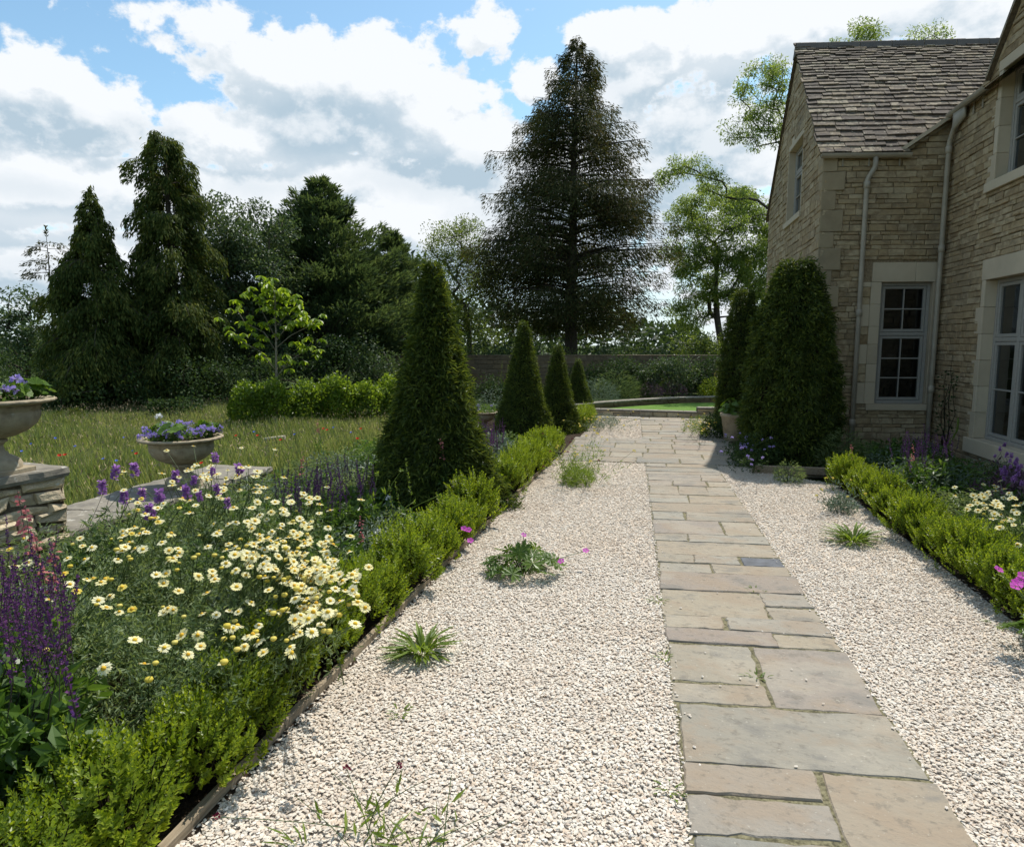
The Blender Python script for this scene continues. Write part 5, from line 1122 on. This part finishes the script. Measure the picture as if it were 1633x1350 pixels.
for lab, base, pts in (('salmon pink penstemon spike in front of the stone pier', (-2.75, 2.45), [g(50, 880, .62), g(70, 930, .54), g(40, 850, .66), g(82, 945, .5)]), ('pink penstemon spike standing against the nearest yew cone', g(705, 850, 0), [g(705, 735, .55)]), ('pale budded spike left of the pink one by the nearest cone', g(655, 870, 0), [g(656, 790, .5), g(628, 830, .4), g(640, 820, .4)]),
                       ('red penstemon spike at the far end of the right box edging', (2.62, 8.6), [g(1357, 735, .3)]), ('pale pink penstemon spike in the right bed below the small window', (2.95, 8.0), [g(1455, 735, .42)]), ('pale penstemon spike above the meadow edge left of the cone', g(515, 770), [g(508, 690, .4), g(616, 700, .4)]), ('short red penstemon spike low in the bed left of the cone', g(575, 900), [g(576, 865, .3), g(480, 760, .4)])):
    flower_plant('penstemon', lab, base, pts, PEN if 'pale budded' not in lab else GRN, group=PG, nleaf=160, Rm=.12, Hm=.22, scale=(.85, 1.25), **{**kw, 'stem': m_stem, 'W': .018, 'tilt': .1})
t = thing('mullein', 'long curving pale green flower spike in front of the house corner', 'flowering plant', (3.25, 7.7, 0)); c = [np.array(at(x, y, 8.1)) - np.array([3.25, 7.7, 0]) for x, y in ((1552, 775), (1543, 755), (1520, 735), (1509, 715), (1518, 700), (1527, 685), (1528, 668))]; b = MB(); b.tube(c, np.linspace(.012, .006, len(c)), 6); b.build('stem', m_lance, t); f = MB()
cc = np.array([c[i] + (c[i + 1] - c[i]) * s for i in range(1, len(c) - 1) for s in np.linspace(0, 1, 12)]); cc = np.repeat(cc, 4, 0); f.leaves(cc, rdir(len(cc), .3), rdir(len(cc)), .022, .014, .1); f.build('flower_spike', m_lance, t)
b = MB(); n = 60; a = rng.uniform(0, 6.28, n); b.leaves(np.column_stack([.05 * np.cos(a), .05 * np.sin(a), rng.uniform(0, .2, n)]), np.column_stack([np.cos(a), np.sin(a), np.full(n, .5)]), np.tile([0, 0, 1.], (n, 1)), rng.uniform(.12, .22, n), .05, .15, 0, .5, .2); b.build('leaves', m_silver, t)

# ---- leafy fillers of the beds
def leafy(name, label, loc, R, H, n, L, W, m, group=None, cat='plant', up=.5, stems=True, droop=.15):
    t = thing(name, label, cat, (loc[0], loc[1], 0), rng.uniform(0, 6), group); b = MB(); a = rng.uniform(0, 6.28, n); r = R * rng.random(n) ** .5
    P = np.column_stack([r * np.cos(a), r * np.sin(a), .02 + H * rng.random(n) * (1.05 - .6 * (r / R) ** 2)]); D = unit(np.column_stack([np.cos(a), np.sin(a), np.full(n, up)]) + rng.normal(0, .5, (n, 3)))
    b.leaves(P, D, unit(np.array([0, 0, 1.]) + rng.normal(0, .45, (n, 3))), L * rng.uniform(.55, 1.25, n), W * rng.uniform(.6, 1.25, n), .15, 0, .45, droop); b.build('leaves', m, t)
    if stems:
        s = MB()
        for i in range(16):
            q = P[i]; s.tube([(q[0] * .2, q[1] * .2, 0), q * np.array([.7, .7, .6]), q], [.004, .003, .002], 3, 0, False)
        s.build('stems', m_stem, t)
    return t
FL = 'leafy green perennial between the flowers of the left bed'
FILL = [(m_fern, .05, .012, 1500), (m_broad, .075, .034, 620), (m_fern, .06, .016, 1100), (m_silver, .05, .016, 700), (m_broad, .09, .026, 560)]
k = 0
for y in np.arange(1.25, 9.9, .42):
    for x in np.arange(-3.75, -1.85, .43):
        xx, yy = x + rng.normal(0, .07), y + rng.normal(0, .07)
        if np.hypot(xx + 1.98, yy - 6.1) < .75 or np.hypot(xx - PC[0], yy - PC[1]) < .75 or (yy < 2.2 and xx > -2.4): continue
        m, L, W, n = FILL[rng.integers(len(FILL))]; far = yy > 5; H = rng.uniform(.26, .44) if yy < 4.6 else rng.uniform(.22, .36)
        if yy < 2.4: H *= .75
        leafy('leafy_perennial', FL, (xx, yy), .30, H, int(n * (.55 if far else 1)), L, W, m, FL); k += 1
FR = 'leafy green perennial between the flowers of the right bed'
for y in np.arange(3.6, 10.2, .45):
    for x in np.arange(2.75, 4.0, .42):
        m, L, W, n = FILL[rng.integers(len(FILL))]; leafy('leafy_perennial', FR, (x + rng.normal(0, .06), y + rng.normal(0, .06)), .30, rng.uniform(.2, .36), int(n * .6), L, W, m, FR)
leafy('white_leaved_plant', 'glossy silvery leaved plant in the right bed behind the box', (2.85, 7.5), .40, .40, 800, .07, .022, m_silver)
# white campion by the cone
t = flower_plant('white_campion', 'few white flowers low in the bed before the nearest yew cone', g(625, 880), [g(x, y, .28) for x, y in ((605, 850), (614, 851), (628, 843), (620, 795), (590, 808))], [WH], 'flower', None, m_silver, 300, .16, .2, .05, .018)
# tall arching stalks beside the cone
t = thing('arching_seedhead_plant', 'tall arching leafless stalks left of the nearest yew cone', 'plant', g(590, 880)); o = g(590, 880); b = MB()
for q in ((640, 750), (602, 755), (585, 800), (660, 800), (700, 790)):
    c = curve((0, 0, 0), at(*q, 5.2 + rng.normal(0, .1)) - o, .5, 8); b.tube(c, np.linspace(.005, .0025, 8), 5)
    n = 8; b.leaves(np.tile(c[-1], (n, 1)), rdir(n), rdir(n), .03, .014, .1)
    for j in (3, 5): b.leaves(np.tile(c[j], (4, 1)), rdir(4, .2), rdir(4), .07, .018, .1)
b.build('stalks', m_lance, t)

m_cut = leafmat('cut_leaves', [(.075, .14, .02), (.12, .195, .03), (.17, .26, .045)], .48, None, .4, .4, 4)
# ---- plants seeded in the gravel
def palmate(name, label, loc, R, H, n, m, Lf, cat='plant', fl=(), fm=None):
    t = thing(name, label, cat, (loc[0], loc[1], .0)); b = MB()
    for i in range(n):
        a = rng.uniform(0, 6.28); r = R * rng.random() ** .5; c = np.array([r * math.cos(a), r * math.sin(a), H * rng.uniform(.4, 1) * (1 - .4 * (r / R) ** 2)]); Nn = unit(np.array([math.cos(a) * .4, math.sin(a) * .4, 1.]) + rng.normal(0, .3, 3)); e1 = unit(np.cross(Nn, [.3, .8, .2])); e2 = np.cross(Nn, e1)
        b.tube([c * np.array([.15, .15, 0]), c * np.array([.6, .6, .8]), c], [.003, .0025, .002], 3, 0, False); th = np.linspace(-2.3, 2.3, 7) + a; D = np.cos(th)[:, None] * e1 + np.sin(th)[:, None] * e2
        s = Lf * rng.uniform(.6, 1.15); b.leaves(np.tile(c, (7, 1)), D - Nn * .1, np.tile(Nn, (7, 1)), s * np.array([.7, .85, 1, 1.1, 1, .85, .7]), s * .34, .14, 0, .62)
        b.leaves(c + D * s * .55, unit(D + np.cross(Nn, D) * .7), np.tile(Nn, (7, 1)), s * .35, s * .15, .1); b.leaves(c + D * s * .55, unit(D - np.cross(Nn, D) * .7), np.tile(Nn, (7, 1)), s * .35, s * .15, .1)
    b.build('leaves', m, t)
    if len(fl):
        st = MB(); o = np.array([loc[0], loc[1], 0])
        for q in fl: q = np.array(q) - o; st.tube(curve((0, 0, 0), q), .0022, 4); inst('flower', fm, t, q, up_to(unit(np.array([rng.normal(0, .3), -.5, 1]))), rng.uniform(.9, 1.2))
        st.build('stems', m_stem, t)
    return t
def open_flower(r, m, n=5):
    b = MB(); a = np.linspace(0, 2 * np.pi, n, endpoint=False); D = np.column_stack([np.cos(a), np.sin(a), np.full(n, .25)]); b.leaves(D * .002, D, np.tile([0, 0, 1.], (n, 1)), r, r * .95, .05, 0, .68); return mesh_only(b, 'flower', m)
MAG = open_flower(.022, m_mag)
palmate('cranesbill', 'cranesbill with deeply cut leaves growing in the left gravel', g(835, 915), .26, .20, 46, m_cut, .085, 'plant', [g(835, 853, .26), g(934, 878, .14), g(895, 895, .12)], MAG)
palmate('cranesbill', 'magenta flowered cranesbill at the right edge by the near end of the box', (2.06, 3.72), .22, .26, 42, m_cut, .075, 'plant', [g(1592, 908, .42), g(1628, 925, .4), g(1620, 935, .36), g(1632, 918, .42), g(1622, 930, .4)], open_flower(.025, m_mag))
t = thing('cranesbill', 'small magenta cranesbill flowers poking out of the left box edging', 'plant', (-1.55, 5.15, 0)); b = MB()
for q in ((740, 843), (747, 845), (750, 862)):
    p = at(*q, 5.0) - np.array([-1.55, 5.15, 0]); b.tube(curve((0, 0, .1), p), .002, 4); inst('flower', MAG, t, p, up_to((.2, -.6, 1)), 1.2)
b.build('stems', m_stem, t)
def tuft(label, loc, R, H, n, W, m=m_lance, nm='grassy_weed'):
    t = thing(nm, label, 'plant', (loc[0], loc[1], 0)); b = MB(); a = rng.uniform(0, 6.28, n); r = rng.random(n) * .05; up = rng.uniform(.25, 1.3, n); L = np.hypot(R, H) * rng.uniform(.5, 1.0, n)
    P = np.column_stack([r * np.cos(a), r * np.sin(a), np.full(n, .005)]); D1 = unit(np.column_stack([np.cos(a), np.sin(a), up])); N1 = np.column_stack([-np.cos(a) * .5, -np.sin(a) * .5, np.ones(n)]); b.leaves(P, D1, N1, L * .62, W, .15, 0, .6); M2 = P + D1 * (L * .42)[:, None]; D2 = unit(np.column_stack([np.cos(a), np.sin(a), up * .35 - .12])); b.leaves(M2, D2, N1, L * .62, W * 1.25, .15, 0, .35); b.build('leaves', m, t); return t
tuft('bright tuft of strap leaves in the left gravel nearest the camera', g(673, 1043), .17, .16, 70, .018)
tuft('bright spreading tuft of strap leaves in the right gravel', g(1360, 865), .24, .13, 90, .020)
HEADW = head_mesh(.011, 26, .013, .009, m_wine); HEADY = head_mesh(.012, 20, .014, .010, m_yel)
flower_plant('scabious_plant', 'wispy scabious with wine red buttons in the left gravel before the cross path', g(922, 772), tips(925, 715, 34, 16, 26, .36, .08), [HEADW, HEADY, HEADY], 'flower_head', 'scabious plants in the gravel', m_lance, 1000, .2, .2, .05, .008, m_stem, .0018, .2, (0, 0), (.8, 1.2))
flower_plant('scabious_plant', 'thin pale scabious with yellow heads leaning before the right box edging', g(1345, 815), [g(x, y, z) for x, y, z in ((1302, 790, .2), (1318, 762, .32), (1328, 762, .34), (1357, 765, .32), (1352, 792, .2), (1380, 787, .25), (1310, 780, .24))], [HEADY], 'flower_head', 'scabious plants in the gravel', m_silver, 260, .12, .16, .05, .010, m_stem, .002, .2)
fw = flower_plant('scabious_plant', 'sparse wispy scabious at the bottom edge with three wine red buttons', (-.78, 1.78), [g(x, y, z) for x, y, z in ((553, 1225, .2), (636, 1220, .24), (345, 1302, .12), (530, 1232, .16), (470, 1268, .18), (690, 1238, .16), (720, 1235, .14), (600, 1290, .12), (825, 1305, .1), (790, 1295, .1), (720, 1300, .1))], [HEADW, HEADW, HEADW], 'flower_head', 'scabious plants in the gravel', m_lance, 22, .2, .1, .06, .012, m_stem, .0016, .3)
for c in [o for o in COL.objects if o.parent == fw and o.name.startswith('flower_head')][3:]: bpy.data.objects.remove(c)
for px, py, lab in ((490, 1345, 'upright weed with narrow leaves at the bottom edge, left of three'), (612, 1340, 'upright weed with narrow leaves at the bottom edge, middle of three'), (665, 1350, 'upright weed with narrow leaves at the bottom edge, right of three')): tuft(lab, g(px, py + 12), .06, .13, 9, .007, m_lance, 'gravel_weed')
leafy('ferny_weed', 'ferny green weed in front of the dark yew edging board', g(1258, 770), .17, .24, 500, .05, .010, m_fern)
for px, py, lab in ((1068, 1262, 'tiny weed beside the path edge near the camera'), (1060, 1050, 'tiny weed beside the path edge half way to the cross path'), (1208, 1082, 'tiny weed rooted in the joint between two big flags'), (1205, 945, 'tiny weed rooted in a joint beyond the big flags'), (1050, 960, 'tiny weed on the left path edge beside the long plain flag'), (1590, 1000, 'tiny weed in the right gravel near the box edging'), (640, 1140, 'tiny weed in the left gravel beside the timber board'), (1415, 832, 'tiny weed in the right gravel beside the box edging')):
    tuft(lab, g(px, py), .04, .035, 16, .007, m_lance, 'tiny_weed')

# ---- planting under the yews and round the far lawn
flower_plant('lavender_plant', 'bluish flowered low plant spilling over the edge below the broad yew', (1.42, 9.25), tips(1200, 705, 22, 14, 40, .30, .08), LIL, 'flower_head', None, m_under, 1500, .36, .42, .045, .014, m_stem, .002, .2, (0, 0), (.4, .7))
leafy('low_dark_shrub', 'low dark rounded shrub at the corner of the cross path by the planter', (1.16, 11.75), .30, .42, 1500, .05, .02, m_under, None, 'shrub')
leafy('feathery_bush', 'feathery green bush between the broad yew and the right box edging', (2.45, 9.1), .32, .50, 1500, .06, .012, m_fern, None, 'shrub')
def near_lawn(nm, lab, px, py, depth, R, H, n, m, L=.06, W=.02, z=.05, cat='plant'):
    p = spot(px, depth); t = leafy(nm, lab, p, R, H, n, L, W, m, None, cat); t.location.z = z; return t
near_lawn('lavender_bush', 'grey green lavender mound with pale flowers left of the lawn wall', 955, 640, 17.6, .55, .62, 1300, m_silver, .12, .012)
near_lawn('grassy_clump', 'dark grassy clump between the lavender and the boundary wall', 985, 635, 18.8, .6, .8, 1300, m_fern, .16, .014)
near_lawn('grassy_clump', 'dusky grassy clump behind the curved lawn wall, next to the pink flowers', 1012, 630, 19.4, .45, .5, 800, m_under, .12, .014)
near_lawn('plum_leaved_plant', 'plum and pink leaved plant behind the middle of the curved lawn wall', 1075, 628, 20.0, .42, .42, 800, m_plum)
near_lawn('plum_leaved_plant', 'pinkish flowered plant behind the left part of the curved lawn wall', 1040, 630, 19.6, .34, .42, 600, m_plum)
near_lawn('lime_leaved_plant', 'small lime green plant among the pink plants behind the lawn wall', 1060, 625, 20.3, .3, .5, 500, m_lance)
near_lawn('box_ball', 'small round green shrub at the right end of the curved lawn wall', 1137, 620, 19.9, .40, .55, 1600, m_box, .045, .022, .05, 'shrub')
t = flower_plant('foxtail_lily', 'single tall yellow flower spike behind the curved lawn wall', spot(1138, 20.4), [at(1138, 606, 20.4)], YSP, 'flower_spike', None, m_lance, 80, .2, .4, .3, .02, m_stem, .006, .02)
near_lawn('shade_plant', 'leafy plant on the left of the small far urn', 752, 650, 12.8, .35, .6, 700, m_under); near_lawn('shade_plant', 'leafy plant behind the small far urn', 790, 650, 13.4, .4, .7, 700, m_silver)
t = flower_plant('foxglove', 'pale foxglove spires behind the small far urn', spot(800, 14.5), [at(x, y, 14.5) for x, y in ((800, 588), (808, 600), (797, 605))], GRN, 'flower_spike', None, m_under, 200, .25, .4, .12, .04, m_stem, .004, .05)

# ---- meadow flowers
def poppy(m, r, part):
    b = MB(); a = np.linspace(0, 2 * np.pi, 6, endpoint=False); D = np.column_stack([np.cos(a), np.sin(a), np.full(6, .75)]); b.leaves(D * 0, D, np.tile([0, 0, 1.], (6, 1)), r, r * 1.0, .05, 0, .7); return mesh_only(b, part, m)
POP, CORN = poppy(m_red, .029, 'flower'), poppy(m_blue, .022, 'flower'); sb = MB(); sb.tube([(0, 0, -.34), (.01, 0, -.15), (0, 0, 0)], .003, 3); STM = mesh_only(sb, 'stem', m_stem)
for nm, lab, grp, me, pts in (('poppy', 'small red poppy in the meadow grass', 'red poppies in the meadow', POP, ((95, 727), (104, 726), (218, 724), (377, 695), (411, 695), (322, 739), (516, 684), (522, 686), (576, 684), (570, 700), (448, 702), (60, 742), (250, 712))), ('cornflower', 'small blue cornflower in the meadow grass', 'blue cornflowers in the meadow', CORN, ((88, 699), (50, 708), (165, 732), (186, 735), (198, 698), (212, 719), (405, 689), (532, 682), (560, 690), (120, 712), (35, 720), (470, 693), (305, 715)))):
    for x, y in pts:
        p = g(x, y, .34); t = thing(nm, lab, 'flower', p, 0, grp); inst('flower', me, t, (0, 0, 0), up_to((rng.normal(0, .3), -.4, 1))); inst('stem', STM, t, (0, 0, 0))
# climber on the corner of the house
t = thing('climbing_plant', 'thin dark climber on the main wall beside the corner downpipe', 'plant', (4.05, 10.2, 0)); b = MB()
for k in range(5):
    y0 = rng.uniform(-.12, .25); c = [np.array([.0, y0 * .3, 0])] + [np.array([.025 - .01 * rng.random(), y0 + rng.normal(0, .06), z]) for z in np.arange(.25, rng.uniform(.9, 1.5), .2)]; b.tube(c, np.linspace(.008, .003, len(c)), 4)
b.build('stems', m_twig, t); b = MB(); n = 120; b.leaves(np.column_stack([rng.uniform(-.03, .02, n), rng.uniform(-.2, .35, n), rng.uniform(.1, 1.2, n)]), rdir(n), rdir(n), .05, .03, .1); b.build('leaves', m_under, t)
